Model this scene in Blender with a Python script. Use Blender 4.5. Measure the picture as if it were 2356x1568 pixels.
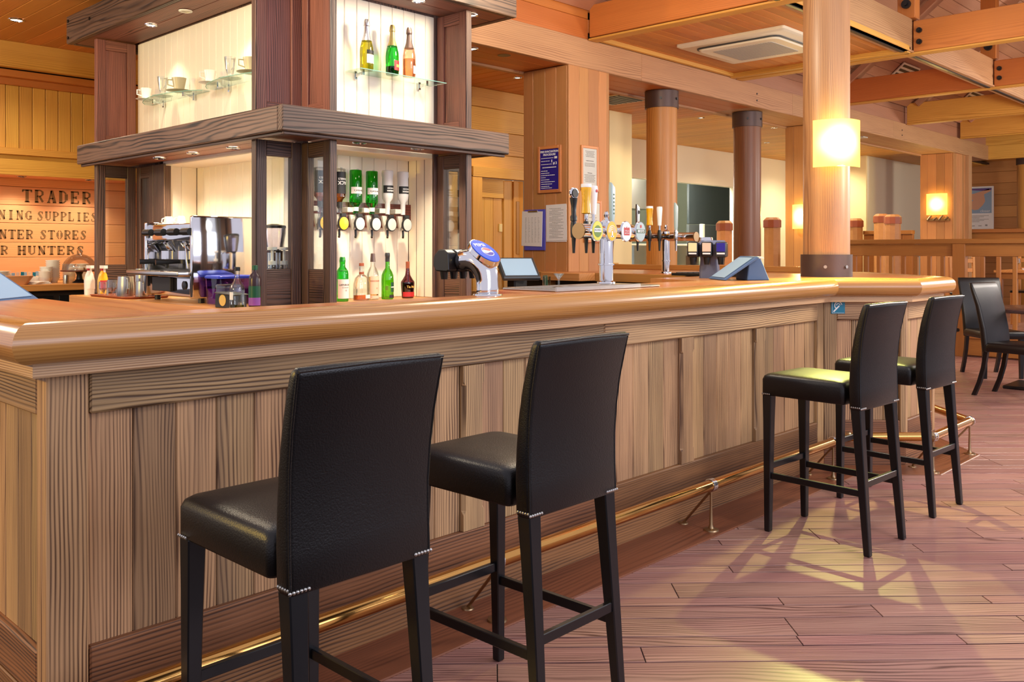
import bpy, bmesh, math, random
from mathutils import Matrix, Vector, noise
random.seed(11)
S = bpy.context.scene; COL = S.collection
for o in list(bpy.data.objects): bpy.data.objects.remove(o)
pi = math.pi

# ---------------------------------------------------------------- camera, world, lamps, fill lights, exposure
EYE = 1.30; YAW = 0.765475
cam = bpy.data.cameras.new('camera'); cam_o = bpy.data.objects.new('camera', cam); COL.objects.link(cam_o)
cam_o.location = (0, 0, EYE); cam_o.rotation_euler = (pi/2, 0, YAW - pi/2)
cam.sensor_width = 36; cam.lens = 36*2073/2356; cam.shift_y = -(784-573)/2356; cam.clip_start = .05; cam.clip_end = 100
S.camera = cam_o
vs = S.view_settings; vs.view_transform = 'Standard'; vs.look = 'None'; vs.gamma = 1; vs.use_curve_mapping = False; vs.exposure = 0.42
W = bpy.data.worlds.new('world'); S.world = W; W.use_nodes = True
W.node_tree.nodes['Background'].inputs[0].default_value = (.90, .86, .98, 1); W.node_tree.nodes['Background'].inputs[1].default_value = .62

def light(kind, name, loc, power, color, size=.05, to=None, angle=70, blend=.6, size_y=None, spread=None):
    l = bpy.data.lights.new(name, kind); l.energy = power; l.color = color
    o = bpy.data.objects.new(name, l); o.location = loc
    if kind == 'AREA':
        l.size = size
        if size_y: l.shape = 'RECTANGLE'; l.size_y = size_y
        if spread: l.spread = math.radians(spread)
    else: l.shadow_soft_size = size
    if kind == 'SPOT': l.spot_size = math.radians(angle); l.spot_blend = blend
    if to is not None:
        d = Vector(to)-Vector(loc); o.rotation_euler = d.to_track_quat('-Z', 'Y').to_euler()
    COL.objects.link(o); return o
WARM = (1, .83, .58)
light('AREA', 'window_light', (4.0, -4.5, 2.5), 125, (.80, .84, 1), 5.0, (3.8, 2.4, .7), size_y=2.2)   # daylight of the window wall behind the camera
light('POINT', 'left_fill', (.3, 6.8, 2.3), 60, (1, .82, .52), .15)  # unseen fill added to brighten the left wall and ceiling
light('POINT', 'side_lamp', (-1.6, 4.2, 1.9), 190, (1, .64, .10), .12)
light('POINT', 'room_fill', (6.6, .7, 2.0), 130, (1, .88, .74), .2)  # unseen room fills added to brighten ceiling, roof and bar
light('POINT', 'room_fill', (10.5, .9, 2.3), 150, (1, .88, .76), .2)
light('POINT', 'room_fill', (14.0, .9, 2.5), 170, (1, .90, .80), .2)
light('POINT', 'room_fill', (3.6, .5, 2.8), 55, (1, .90, .80), .2)
light('POINT', 'servery_fill', (4.0, 3.3, 2.9), 68, (1, .84, .60), .12)  # unseen fill added to brighten the pillar, taps and back bar
light('POINT', 'servery_fill', (1.5, 4.2, 2.75), 48, (1, .84, .6), .12)  # second unseen fill added over the servery
light('AREA', 'kitchen_fill', (11.5, 7.8, 2.5), 130, (1, .98, .90), 1.5, (11.9, 9.4, 1.4), size_y=.3)  # hidden fill added behind the bulkhead to brighten the kitchen screens

# ---------------------------------------------------------------- materials
MATS = {}
def srgb(r, g, b):
    f = lambda c: ((c/255)/12.92 if c/255 <= .04045 else ((c/255+.055)/1.055)**2.4)
    return (f(r), f(g), f(b), 1)
def newmat(name):
    m = bpy.data.materials.new(name); m.use_nodes = True; MATS[name] = m
    nt = m.node_tree; return m, nt, nt.nodes['Principled BSDF']
def plain(name, rgb, rough=.5, metal=0, emit=0, bump=0, bscale=60, spec=.5, coat=0, vary=0):
    m, nt, p = newmat(name)
    c = srgb(*rgb); p.inputs['Base Color'].default_value = c
    p.inputs['Roughness'].default_value = rough; p.inputs['Metallic'].default_value = metal
    p.inputs['Specular IOR Level'].default_value = spec; p.inputs['Coat Weight'].default_value = coat
    if emit: p.inputs['Emission Color'].default_value = c; p.inputs['Emission Strength'].default_value = emit
    if bump or vary:
        tc = nt.nodes.new('ShaderNodeTexCoord'); n = nt.nodes.new('ShaderNodeTexNoise'); n.inputs['Scale'].default_value = bscale; n.inputs['Detail'].default_value = 4
        nt.links.new(tc.outputs['Object'], n.inputs['Vector'])
        if bump:
            b = nt.nodes.new('ShaderNodeBump'); b.inputs['Strength'].default_value = bump; b.inputs['Distance'].default_value = .004
            nt.links.new(n.outputs[0], b.inputs['Height']); nt.links.new(b.outputs[0], p.inputs['Normal'])
        if vary:
            n2 = nt.nodes.new('ShaderNodeTexNoise'); n2.inputs['Scale'].default_value = 5; nt.links.new(tc.outputs['Object'], n2.inputs['Vector'])
            r = nt.nodes.new('ShaderNodeMapRange'); r.inputs[3].default_value = rough-vary; r.inputs[4].default_value = rough+vary
            nt.links.new(n2.outputs[0], r.inputs[0]); nt.links.new(r.outputs[0], p.inputs['Roughness'])
    return m
def wood(name, lt, dk, axis='X', freq=42, rough=.55, bump=.25, var=.25, contrast=.55, stain=None, sat=.022, coat=0, ringd=.16, warp=.028):
    m, nt, p = newmat(name); N = nt.nodes.new; L = nt.links.new
    tc = N('ShaderNodeTexCoord'); oi = N('ShaderNodeObjectInfo')
    off = N('ShaderNodeVectorMath'); off.operation = 'MULTIPLY'; off.inputs[1].default_value = (17.3, 5.17, 7.91)
    cx = N('ShaderNodeCombineXYZ')
    for i in range(3): L(oi.outputs['Random'], cx.inputs[i])
    L(cx.outputs[0], off.inputs[0])
    mp = N('ShaderNodeMapping'); L(tc.outputs['Object'], mp.inputs['Vector'])
    if axis == 'Z': mp.inputs['Rotation'].default_value = (0, pi/2, 0)
    if axis == 'Y': mp.inputs['Rotation'].default_value = (0, 0, pi/2)
    # low frequency warp, long along the grain
    st = N('ShaderNodeVectorMath'); st.operation = 'MULTIPLY'; st.inputs[1].default_value = (.7, 5.5, 5.5); L(mp.outputs[0], st.inputs[0])
    ad = N('ShaderNodeVectorMath'); ad.operation = 'ADD'; L(st.outputs[0], ad.inputs[0]); L(off.outputs[0], ad.inputs[1])
    nz = N('ShaderNodeTexNoise'); nz.inputs['Scale'].default_value = 1; nz.inputs['Detail'].default_value = 3; L(ad.outputs[0], nz.inputs['Vector'])
    wv = N('ShaderNodeVectorMath'); wv.operation = 'SCALE'; wv.inputs['Scale'].default_value = warp*2; L(nz.outputs['Color'], wv.inputs[0])
    # ring centre offset per object
    ro = N('ShaderNodeMapRange'); ro.inputs[3].default_value = ringd*.35; ro.inputs[4].default_value = ringd*1.6; L(oi.outputs['Random'], ro.inputs[0])
    rc = N('ShaderNodeCombineXYZ'); L(ro.outputs[0], rc.inputs[1]); L(ro.outputs[0], rc.inputs[2])
    fl = N('ShaderNodeVectorMath'); fl.operation = 'MULTIPLY'; fl.inputs[1].default_value = (.05, 1, 1); L(mp.outputs[0], fl.inputs[0])
    a1 = N('ShaderNodeVectorMath'); L(fl.outputs[0], a1.inputs[0]); L(wv.outputs[0], a1.inputs[1])
    a2 = N('ShaderNodeVectorMath'); L(a1.outputs[0], a2.inputs[0]); L(rc.outputs[0], a2.inputs[1])
    w = N('ShaderNodeTexWave'); w.wave_type = 'RINGS'; w.rings_direction = 'X'; w.wave_profile = 'SIN'
    w.inputs['Scale'].default_value = freq; w.inputs['Distortion'].default_value = .5; w.inputs['Detail'].default_value = 2; w.inputs['Detail Scale'].default_value = .6
    L(a2.outputs[0], w.inputs['Vector'])
    fs = N('ShaderNodeVectorMath'); fs.operation = 'MULTIPLY'; fs.inputs[1].default_value = (3, 210, 210); L(mp.outputs[0], fs.inputs[0])
    fa = N('ShaderNodeVectorMath'); L(fs.outputs[0], fa.inputs[0]); L(off.outputs[0], fa.inputs[1])
    fn = N('ShaderNodeTexNoise'); fn.inputs['Scale'].default_value = 1; fn.inputs['Detail'].default_value = 3; L(fa.outputs[0], fn.inputs['Vector'])
    pw = N('ShaderNodeMath'); pw.operation = 'POWER'; pw.inputs[1].default_value = 2.2; L(w.outputs['Fac'], pw.inputs[0])
    fd = N('ShaderNodeTexNoise'); fd.inputs['Scale'].default_value = 2.2; fd.inputs['Detail'].default_value = 3; L(ad.outputs[0], fd.inputs['Vector'])
    fr_ = N('ShaderNodeMapRange'); fr_.inputs[1].default_value = .32; fr_.inputs[2].default_value = .66; fr_.inputs[3].default_value = .25; fr_.inputs[4].default_value = 1.15; L(fd.outputs[0], fr_.inputs[0])
    pm_ = N('ShaderNodeMath'); pm_.operation = 'MULTIPLY'; L(pw.outputs[0], pm_.inputs[0]); L(fr_.outputs[0], pm_.inputs[1])
    mx = N('ShaderNodeMix'); mx.data_type = 'FLOAT'; mx.inputs[0].default_value = .5; L(pm_.outputs[0], mx.inputs[2]); L(fn.outputs[0], mx.inputs[3])
    sc = N('ShaderNodeMapRange'); sc.inputs[1].default_value = .15; sc.inputs[2].default_value = .8; sc.inputs[3].default_value = .5-contrast*.5; sc.inputs[4].default_value = .5+contrast*.5
    L(mx.outputs[0], sc.inputs[0])
    cm = N('ShaderNodeMix'); cm.data_type = 'RGBA'; cm.inputs[6].default_value = srgb(*lt); cm.inputs[7].default_value = srgb(*dk); L(sc.outputs[0], cm.inputs[0])
    last = cm.outputs[2]
    if stain:
        sn = N('ShaderNodeTexNoise'); sn.inputs['Scale'].default_value = stain[1]; sn.inputs['Detail'].default_value = 5; L(ad.outputs[0], sn.inputs['Vector'])
        sr = N('ShaderNodeMapRange'); sr.inputs[1].default_value = .45; sr.inputs[2].default_value = .7; sr.inputs[4].default_value = stain[2]; L(sn.outputs[0], sr.inputs[0])
        sm = N('ShaderNodeMix'); sm.data_type = 'RGBA'; L(sr.outputs[0], sm.inputs[0]); L(last, sm.inputs[6]); sm.inputs[7].default_value = srgb(*stain[0]); last = sm.outputs[2]
    hv = N('ShaderNodeHueSaturation'); L(last, hv.inputs['Color'])
    vr = N('ShaderNodeMapRange'); vr.inputs[3].default_value = 1-var; vr.inputs[4].default_value = 1+var*.8; L(oi.outputs['Random'], vr.inputs[0]); L(vr.outputs[0], hv.inputs['Value'])
    wn = N('ShaderNodeTexWhiteNoise'); wn.noise_dimensions = '1D'; L(oi.outputs['Random'], wn.inputs['W'])
    hr = N('ShaderNodeMapRange'); hr.inputs[3].default_value = .5-sat*.25; hr.inputs[4].default_value = .5+sat*.2; L(wn.outputs['Value'], hr.inputs[0]); L(hr.outputs[0], hv.inputs['Hue'])
    L(hv.outputs[0], p.inputs['Base Color'])
    p.inputs['Roughness'].default_value = rough; p.inputs['Coat Weight'].default_value = coat; p.inputs['Coat Roughness'].default_value = .25
    bp = N('ShaderNodeBump'); bp.inputs['Strength'].default_value = bump; bp.inputs['Distance'].default_value = .0025; bp.invert = True; L(mx.outputs[0], bp.inputs['Height']); L(bp.outputs[0], p.inputs['Normal'])
    return m
def seethrough(name, rgb, mixf=.12, rough=.02, power=1.0):
    m = bpy.data.materials.new(name); m.use_nodes = True; MATS[name] = m; nt = m.node_tree; nt.nodes.clear(); N = nt.nodes.new; L = nt.links.new
    out = N('ShaderNodeOutputMaterial'); t = N('ShaderNodeBsdfTransparent'); t.inputs[0].default_value = srgb(*rgb)
    g = N('ShaderNodeBsdfGlossy'); g.inputs['Roughness'].default_value = rough
    lw = N('ShaderNodeLayerWeight'); lw.inputs[0].default_value = .35
    mr = N('ShaderNodeMapRange'); mr.inputs[3].default_value = mixf*.4; mr.inputs[4].default_value = min(1, mixf*5); L(lw.outputs['Fresnel'], mr.inputs[0])
    mx = N('ShaderNodeMixShader'); L(mr.outputs[0], mx.inputs[0]); L(t.outputs[0], mx.inputs[1]); L(g.outputs[0], mx.inputs[2]); L(mx.outputs[0], out.inputs[0])
    return m
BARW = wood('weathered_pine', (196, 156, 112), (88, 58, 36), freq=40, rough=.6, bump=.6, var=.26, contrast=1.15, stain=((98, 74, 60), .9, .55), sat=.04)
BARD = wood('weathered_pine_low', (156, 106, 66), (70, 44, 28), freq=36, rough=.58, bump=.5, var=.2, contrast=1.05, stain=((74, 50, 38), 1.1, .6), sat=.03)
OAK = wood('bar_oak', (200, 144, 78), (148, 94, 42), freq=46, rough=.25, bump=.08, var=.06, contrast=.8, stain=((172, 116, 54), 1.2, .4), coat=.3, warp=.035)
OAKTOP = wood('bar_top_oak', (212, 146, 84), (172, 106, 56), freq=40, rough=.3, bump=.06, var=.08, contrast=.6, stain=((196, 100, 44), 1.6, .9), coat=.2, warp=.03)
FASC = wood('fascia_pine', (228, 186, 138), (150, 108, 74), freq=44, rough=.5, bump=.4, var=.08, contrast=1.0)
DARK = wood('dark_stained_wood', (108, 80, 68), (24, 15, 15), freq=34, rough=.46, bump=.7, var=.22, contrast=1.2, stain=((40, 32, 34), 1.3, .5), sat=.03, warp=.04)
DARKB = wood('dark_beam_wood', (112, 88, 74), (22, 15, 14), freq=20, rough=.46, bump=.8, var=.15, contrast=1.5, stain=((44, 36, 34), 1.2, .5), sat=.03, warp=.06, ringd=.1)
DARKR = wood('red_stained_wood_lit', (160, 102, 84), (72, 40, 34), freq=36, rough=.5, bump=.5, var=.12, contrast=1.1, stain=((96, 66, 62), 1.2, .5), warp=.035)  # red stain, its colour lightened as if lit by the downlights
FIR = wood('orange_fir', (208, 126, 58), (170, 92, 36), freq=40, rough=.5, bump=.15, var=.06, contrast=.6)
GREYB = wood('limed_beam', (196, 150, 104), (148, 104, 70), freq=26, rough=.6, bump=.2, var=.05, contrast=.9, warp=.035)
CEILO = wood('ceiling_pine', (222, 148, 72), (180, 106, 42), freq=34, rough=.5, bump=.12, var=.13, contrast=.6)
CEILR = wood('roof_pine', (190, 138, 106), (150, 102, 76), freq=34, rough=.55, bump=.12, var=.12, contrast=.6)
YEL = wood('yellow_pine', (226, 172, 80), (184, 126, 44), freq=30, rough=.5, bump=.12, var=.1, contrast=.75, warp=.03)
SIGNW = wood('sign_board_pine', (234, 172, 122), (206, 136, 86), freq=26, rough=.55, bump=.1, var=.06, contrast=.55, warp=.03)
PILW = wood('pillar_pine', (206, 146, 88), (160, 104, 56), freq=44, rough=.55, bump=.15, var=.2, contrast=.65)
COLW = wood('column_pine', (190, 142, 94), (132, 90, 58), axis='Z', freq=40, rough=.45, bump=.15, var=.08, contrast=.8, stain=((132, 100, 80), 1.0, .4), coat=.1)
COLY = wood('column_yellow', (212, 150, 74), (156, 98, 40), axis='Z', freq=36, rough=.45, bump=.15, var=.06, contrast=.7, coat=.1)
COLD = wood('column_brown', (142, 92, 54), (88, 54, 32), axis='Z', freq=36, rough=.45, bump=.15, var=.06, contrast=.7, coat=.1)
FLOORW = wood('floor_pine', (182, 138, 124), (92, 58, 52), freq=30, rough=.36, bump=.15, var=.14, contrast=1.0, stain=((150, 98, 96), 1.6, .5), warp=.06, sat=.04)
BORDW = wood('floor_border_wood', (142, 86, 56), (92, 50, 32), freq=34, rough=.35, bump=.12, var=.1, contrast=.7)
RAILW = wood('railing_wood', (178, 118, 58), (118, 72, 34), freq=40, rough=.4, bump=.12, var=.12, contrast=.7)
WORKT = wood('worktop_beech', (222, 158, 92), (190, 122, 62), freq=14, rough=.35, bump=.08, var=.05, contrast=.6)
MAHO = wood('mahogany_plaque', (120, 62, 46), (70, 32, 24), freq=20, rough=.3, bump=.1, var=.05, contrast=.9)
PANEL = plain('cream_board_paint', (244, 236, 220), .45)
CREAM = plain('cream_wall_paint', (240, 222, 170), .7)
WHITEW = plain('white_wall_paint', (236, 228, 200), .7)
KGREEN = plain('kitchen_wall', (150, 154, 132), .6)
KDARK = plain('dark_kitchen_screen', (52, 58, 58), .35)
CHROME = plain('chrome', (225, 225, 228), .08, 1)
STEEL = plain('brushed_steel', (190, 188, 184), .28, 1)
BRASS = plain('polished_brass', (205, 152, 84), .16, 1, vary=.08)
BRASSD = plain('worn_brass', (165, 138, 104), .35, 1)
BRONZE = plain('bronze_band', (92, 76, 72), .45, .6, bump=.1)
LEATH = plain('brown_black_leather', (14, 10, 11), .36, spec=.42, bump=.2, bscale=260, vary=.07)
LEATHC = plain('dark_leather', (20, 15, 15), .36, spec=.42, bump=.2, bscale=260, vary=.06)
BLACKW = plain('black_lacquer', (14, 14, 18), .3, bump=.05)
BLACK = plain('black_plastic', (20, 20, 22), .35)
GREYP = plain('grey_plastic', (92, 90, 92), .45)
TILLB = plain('blue_grey_plastic', (76, 106, 146), .55)
SLATE = plain('slate_grey_plastic', (104, 112, 140), .45)
DKGREY = plain('charcoal_plastic', (52, 54, 58), .4)
WHITE = plain('white_porcelain', (240, 238, 232), .2)
PAPER = plain('white_paper', (238, 232, 228), .8)
BLUEP = plain('blue_print', (40, 28, 140), .4)
BLUECL = plain('blue_clipboard', (84, 84, 190), .4)
INK = plain('grey_ink', (130, 126, 122), .8)
WINK = plain('white_ink', (245, 245, 245), .6)
STENC = plain('stencil_ink', (122, 92, 58), .8)
ORF = wood('orange_frame_wood', (226, 150, 88), (196, 118, 60), freq=18, rough=.4, bump=.1, var=.05, contrast=.7)
TEAL = plain('teal_sign', (20, 120, 150), .4)
PBLUE = plain('cola_blue', (10, 80, 215), .5, spec=.2)
PDBLUE = plain('cola_dark_blue', (20, 20, 170), .25)
PRED = plain('cola_red', (225, 40, 80), .25)
GOLD = plain('gold_ink', (220, 180, 90), .4)
REDL = plain('red_label', (190, 40, 44), .5)
BLKL = plain('black_label', (28, 28, 30), .5)
BRNL = plain('brown_cap', (150, 74, 42), .5)
PINKG = plain('pink_label', (232, 196, 170), .6)
SILF = plain('silver_foil', (205, 205, 210), .3, .8)
GOLDF = plain('gold_foil', (200, 180, 120), .3, .7)
GREYF = plain('grey_foil', (110, 92, 86), .35, .6)
BEERY = plain('beer_yellow', (242, 180, 12), .2, coat=.5)
YELB = plain('badge_yellow', (222, 214, 70), .3)
ORB = plain('badge_orange', (246, 184, 20), .3)
SILB = plain('badge_silver', (170, 190, 190), .3)
GRNB = plain('apple_green', (96, 132, 40), .4)
BLUEL = plain('lid_blue', (50, 70, 200), .4)
TANP = plain('basket_tan', (222, 160, 110), .6)
CAKE = plain('cake_crumb', (220, 185, 150), .8)
SKIN = plain('poster_skin', (222, 170, 140), .7)
PSKY = plain('poster_sky', (150, 178, 206), .7)
PPUR = plain('poster_purple', (112, 84, 150), .7)
FOAMW = plain('grille_white', (196, 194, 186), .5)
ACW = plain('aircon_white', (236, 234, 214), .4)
CUPG = plain('olive_cup', (196, 190, 160), .3)
PURPL = plain('purple_label', (140, 76, 160), .4)
GRNL = plain('dark_green_label', (20, 80, 50), .4)
MIRR = plain('mirror_steel', (215, 212, 205), .1, 1)
RUBY = plain('syrup_dark', (48, 22, 30), .3)
DKCAB = plain('dark_cupboard', (40, 30, 26), .5)
GLASS = seethrough('clear_glass', (250, 253, 252), .14)
PANE = seethrough('window_glass', (246, 249, 248), .07)
SHELFG = seethrough('shelf_glass', (240, 250, 246), .07)
EDGEG = plain('glass_edge_green', (150, 205, 190), .2)
GRN = seethrough('green_glass', (84, 220, 92), .12)
GRN2 = seethrough('lime_glass', (150, 228, 74), .12)
YGRN = seethrough('olive_glass', (214, 208, 84), .12)
ROSE = seethrough('rose_wine', (252, 220, 196), .12)
AMB = seethrough('amber_spirit', (240, 168, 90), .1)
AMBL = seethrough('pale_whisky', (246, 220, 180), .1)
DBRN = seethrough('dark_brown_glass', (170, 96, 84), .12)
FROST = plain('frosted_glass', (232, 232, 234), .4); FROST.node_tree.nodes['Principled BSDF'].inputs['Alpha'].default_value = .75
PURG = seethrough('clear_purple_plastic', (200, 160, 220), .12)
CLRP = seethrough('clear_plastic_tub', (226, 224, 240), .2, .2)
BULB = plain('lamp_glow', (255, 240, 205), .5, emit=14)
DIMB = plain('lamp_unlit', (226, 220, 205), .3)
# lamp shade: parchment, lit from inside by its own bulb
def shade_mat():
    m = bpy.data.materials.new('amber_glass_shade'); m.use_nodes = True; nt = m.node_tree; nt.nodes.clear(); N = nt.nodes.new; L = nt.links.new
    out = N('ShaderNodeOutputMaterial'); tr = N('ShaderNodeBsdfTransparent'); tr.inputs[0].default_value = (1, .93, .60, 1)
    em = N('ShaderNodeEmission'); em.inputs[0].default_value = srgb(255, 214, 112)
    # frosted glass is brightest where the bulb sits behind it
    tc = N('ShaderNodeTexCoord'); vm = N('ShaderNodeVectorMath'); vm.operation = 'MULTIPLY'; vm.inputs[1].default_value = (1, 0, 1); ln = N('ShaderNodeVectorMath'); ln.operation = 'LENGTH'
    L(tc.outputs['Object'], vm.inputs[0]); L(vm.outputs[0], ln.inputs[0]); mr = N('ShaderNodeMapRange'); mr.interpolation_type = 'SMOOTHSTEP'; mr.inputs[1].default_value = .015; mr.inputs[2].default_value = .15; mr.inputs[3].default_value = 7.5; mr.inputs[4].default_value = .95
    L(ln.outputs['Value'], mr.inputs[0]); L(mr.outputs[0], em.inputs[1])
    tl = N('ShaderNodeBsdfTranslucent'); tl.inputs[0].default_value = (1, .86, .45, 1)
    a = N('ShaderNodeAddShader'); L(em.outputs[0], a.inputs[0]); L(tl.outputs[0], a.inputs[1])
    n = N('ShaderNodeTexNoise'); n.inputs['Scale'].default_value = 26; n.inputs['Distortion'].default_value = 1.5
    b = N('ShaderNodeBump'); b.inputs['Strength'].default_value = .8; L(n.outputs[0], b.inputs['Height']); L(b.outputs[0], tl.inputs['Normal'])
    mx = N('ShaderNodeMixShader'); mx.inputs[0].default_value = .62; L(tr.outputs[0], mx.inputs[1]); L(a.outputs[0], mx.inputs[2]); L(mx.outputs[0], out.inputs[0])
    return m
SHADE = shade_mat()

# ---------------------------------------------------------------- builders
WMX = {}
def wm(o): return WMX.get(o.name, Matrix.Identity(4))
def link(name, data, M=None, parent=None):
    o = bpy.data.objects.new(name, data); COL.objects.link(o); M = M or Matrix.Identity(4)
    WMX[o.name] = M.copy()
    if parent is not None: o.parent = parent; o.matrix_basis = wm(parent).inverted() @ M
    else: o.matrix_basis = M
    return o
def tag(o, label=None, cat=None, group=None, kind=None):
    if label: o['label'] = label
    if cat: o['category'] = cat
    if group: o['group'] = group
    if kind: o['kind'] = kind
    return o
def thing(name, label, cat, loc=(0, 0, 0), rz=0, group=None):
    return tag(link(name, None, Matrix.Translation(loc) @ Matrix.Rotation(rz, 4, 'Z')), label, cat, group)
def struct(name, loc=(0, 0, 0)):
    return tag(link(name, None, Matrix.Translation(loc)), kind='structure')
_bc = {}
def box_mesh(d, bev, mats, seg=1):
    k = (tuple(round(x, 4) for x in d), round(bev, 4), tuple(m.name for m in mats), seg)
    if k in _bc: return _bc[k]
    me = bpy.data.meshes.new('box'); bm = bmesh.new(); bmesh.ops.create_cube(bm, size=1)
    for v in bm.verts: v.co = Vector((v.co.x*d[0], v.co.y*d[1], v.co.z*d[2]))
    b = min(bev, min(d)*.45)
    if b > 0: bmesh.ops.bevel(bm, geom=bm.edges[:], offset=b, segments=seg, affect='EDGES', profile=.5)
    if seg > 1:
        for f in bm.faces: f.smooth = True
    bm.to_mesh(me); bm.free()
    for m in mats: me.materials.append(m)
    _bc[k] = me; return me
ROT = {'x': Matrix.Identity(4), 'y': Matrix(((0, -1, 0, 0), (1, 0, 0, 0), (0, 0, 1, 0), (0, 0, 0, 1))), 'z': Matrix(((0, 0, 1, 0), (0, 1, 0, 0), (-1, 0, 0, 0), (0, 0, 0, 1)))}
def bx(name, lo, hi, mat, parent=None, grain='x', frame=None, bev=.003, seg=1):
    """a box with softened edges; its own X axis lies along the grain"""
    d = [abs(hi[i]-lo[i]) for i in range(3)]; c = [(hi[i]+lo[i])/2 for i in range(3)]
    if grain == 'x': dd = d
    elif grain == 'y': dd = (d[1], d[0], d[2])
    else: dd = (d[2], d[1], d[0])
    return link(name, box_mesh(dd, bev, [mat], seg), (frame or Matrix.Identity(4)) @ Matrix.Translation(c) @ ROT[grain], parent)
def beam(name, a, b, w, t, mat, parent=None, up=(0, 0, 1), bev=.003, frame=None):
    a = Vector(a); b = Vector(b); x = (b-a).normalized(); u = Vector(up)
    if abs(x.dot(u)) > .98: u = Vector((0, 1, 0))
    y = u.cross(x).normalized(); z = x.cross(y)
    M = Matrix((x, y, z)).transposed().to_4x4(); M.translation = (a+b)/2
    return link(name, box_mesh(((b-a).length, w, t), bev, [mat]), (frame or Matrix.Identity(4)) @ M, parent)
def mesh_obj(name, verts, faces, mats, parent=None, frame=None, smooth=False, fm=None, auto=None):
    """verts given in the frame's own space"""
    me = bpy.data.meshes.new(name); me.from_pydata([tuple(v) for v in verts], [], faces)
    for m in (mats if isinstance(mats, (list, tuple)) else [mats]): me.materials.append(m)
    if fm:
        for i, f in enumerate(fm): me.polygons[i].material_index = f
    if smooth:
        me.polygons.foreach_set('use_smooth', [True]*len(me.polygons))
    bm = bmesh.new(); bm.from_mesh(me); bmesh.ops.recalc_face_normals(bm, faces=bm.faces)
    if auto is not None:
        for e in bm.edges:
            if len(e.link_faces) == 2 and e.calc_face_angle(0) > auto: e.smooth = False
    bm.to_mesh(me); bm.free(); me.update()
    return link(name, me, frame or Matrix.Identity(4), parent)
class G:
    """collects several shapes that make up one part"""
    def __init__(s): s.v = []; s.f = []; s.m = []
    def add(s, v, f, mi=0):
        b = len(s.v); s.v += [tuple(x) for x in v]; s.f += [[i+b for i in q] for q in f]; s.m += [mi]*len(f); return s
    def box(s, lo, hi, mi=0, M=None):
        x0, y0, z0 = lo; x1, y1, z1 = hi
        v = [Vector(p) for p in ((x0, y0, z0), (x1, y0, z0), (x1, y1, z0), (x0, y1, z0), (x0, y0, z1), (x1, y0, z1), (x1, y1, z1), (x0, y1, z1))]
        if M is not None: v = [M @ p for p in v]
        return s.add(v, [(0, 3, 2, 1), (4, 5, 6, 7), (0, 1, 5, 4), (1, 2, 6, 5), (2, 3, 7, 6), (3, 0, 4, 7)], mi)
    def lathe(s, prof, n=20, M=None, mi=0, caps=True, a0=0, a1=2*pi):
        full = abs(a1-a0-2*pi) < 1e-6; k = n if full else n+1; v = []; f = []
        for r, z in prof:
            for i in range(k):
                a = a0+(a1-a0)*i/n; v.append(Vector((r*math.cos(a), r*math.sin(a), z)))
        for j in range(len(prof)-1):
            for i in range(n):
                i2 = (i+1) % k if full else i+1
                f.append((j*k+i, j*k+i2, (j+1)*k+i2, (j+1)*k+i))
        if caps and full:
            if prof[0][0] > 1e-5: f.append(tuple(range(k))[::-1])
            if prof[-1][0] > 1e-5: f.append(tuple(range((len(prof)-1)*k, len(prof)*k)))
        if M is not None: v = [M @ p for p in v]
        return s.add(v, f, mi)
    def cyl(s, a, b, r0, r1=None, n=14, mi=0):
        a = Vector(a); b = Vector(b); r1 = r0 if r1 is None else r1
        q = (b-a).to_track_quat('Z', 'Y').to_matrix().to_4x4(); q.translation = a
        return s.lathe([(r0, 0), (r1, (b-a).length)], n, q, mi)
    def tube(s, pts, r, n=10, mi=0, sx=1, closed=False):
        pts = [Vector(p) for p in pts]; v = []; f = []; L = len(pts); up = None
        for i, p in enumerate(pts):
            t = (pts[(i+1) % L]-pts[i-1]) if closed else (pts[min(i+1, L-1)]-pts[max(i-1, 0)]); t.normalize()
            if up is None: up = Vector((0, 0, 1)) if abs(t.z) < .9 else Vector((1, 0, 0))
            side = t.cross(up).normalized(); up = side.cross(t).normalized()
            rr = r[i] if isinstance(r, (list, tuple)) else r
            for k in range(n):
                a = 2*pi*k/n; v.append(p+side*math.cos(a)*rr*sx+up*math.sin(a)*rr)
        for i in range(L if closed else L-1):
            for k in range(n):
                j = (i+1) % L; f.append((i*n+k, i*n+(k+1) % n, j*n+(k+1) % n, j*n+k))
        if not closed: f.append(tuple(range(n))[::-1]); f.append(tuple(range((L-1)*n, L*n)))
        return s.add(v, f, mi)
    def prism(s, poly, z0, z1, mi=0, M=None):
        n = len(poly); v = [Vector((p[0], p[1], z0)) for p in poly]+[Vector((p[0], p[1], z1)) for p in poly]
        if M is not None: v = [M @ p for p in v]
        return s.add(v, [tuple(range(n))[::-1], tuple(range(n, 2*n))]+[(i, (i+1) % n, (i+1) % n+n, i+n) for i in range(n)], mi)
    def loft(s, rings, mi=0, caps=True):
        n = len(rings[0]); v = [p for r in rings for p in r]; f = []
        for j in range(len(rings)-1):
            for i in range(n): f.append((j*n+i, j*n+(i+1) % n, (j+1)*n+(i+1) % n, (j+1)*n+i))
        if caps: f.append(tuple(range(n))[::-1]); f.append(tuple(range((len(rings)-1)*n, len(rings)*n)))
        return s.add(v, f, mi)
    def make(s, name, mats, parent=None, frame=None, smooth=True, auto=.6):
        return mesh_obj(name, s.v, s.f, mats, parent, frame, smooth, s.m, auto if smooth else None)
def cubmap(p0, xdir):
    x = Vector((xdir[0], xdir[1], 0)).normalized(); y = Vector((-x.y, x.x, 0)); M = Matrix((x, y, Vector((0, 0, 1)))).transposed().to_4x4(); M.translation = Vector(p0); return M
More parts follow.
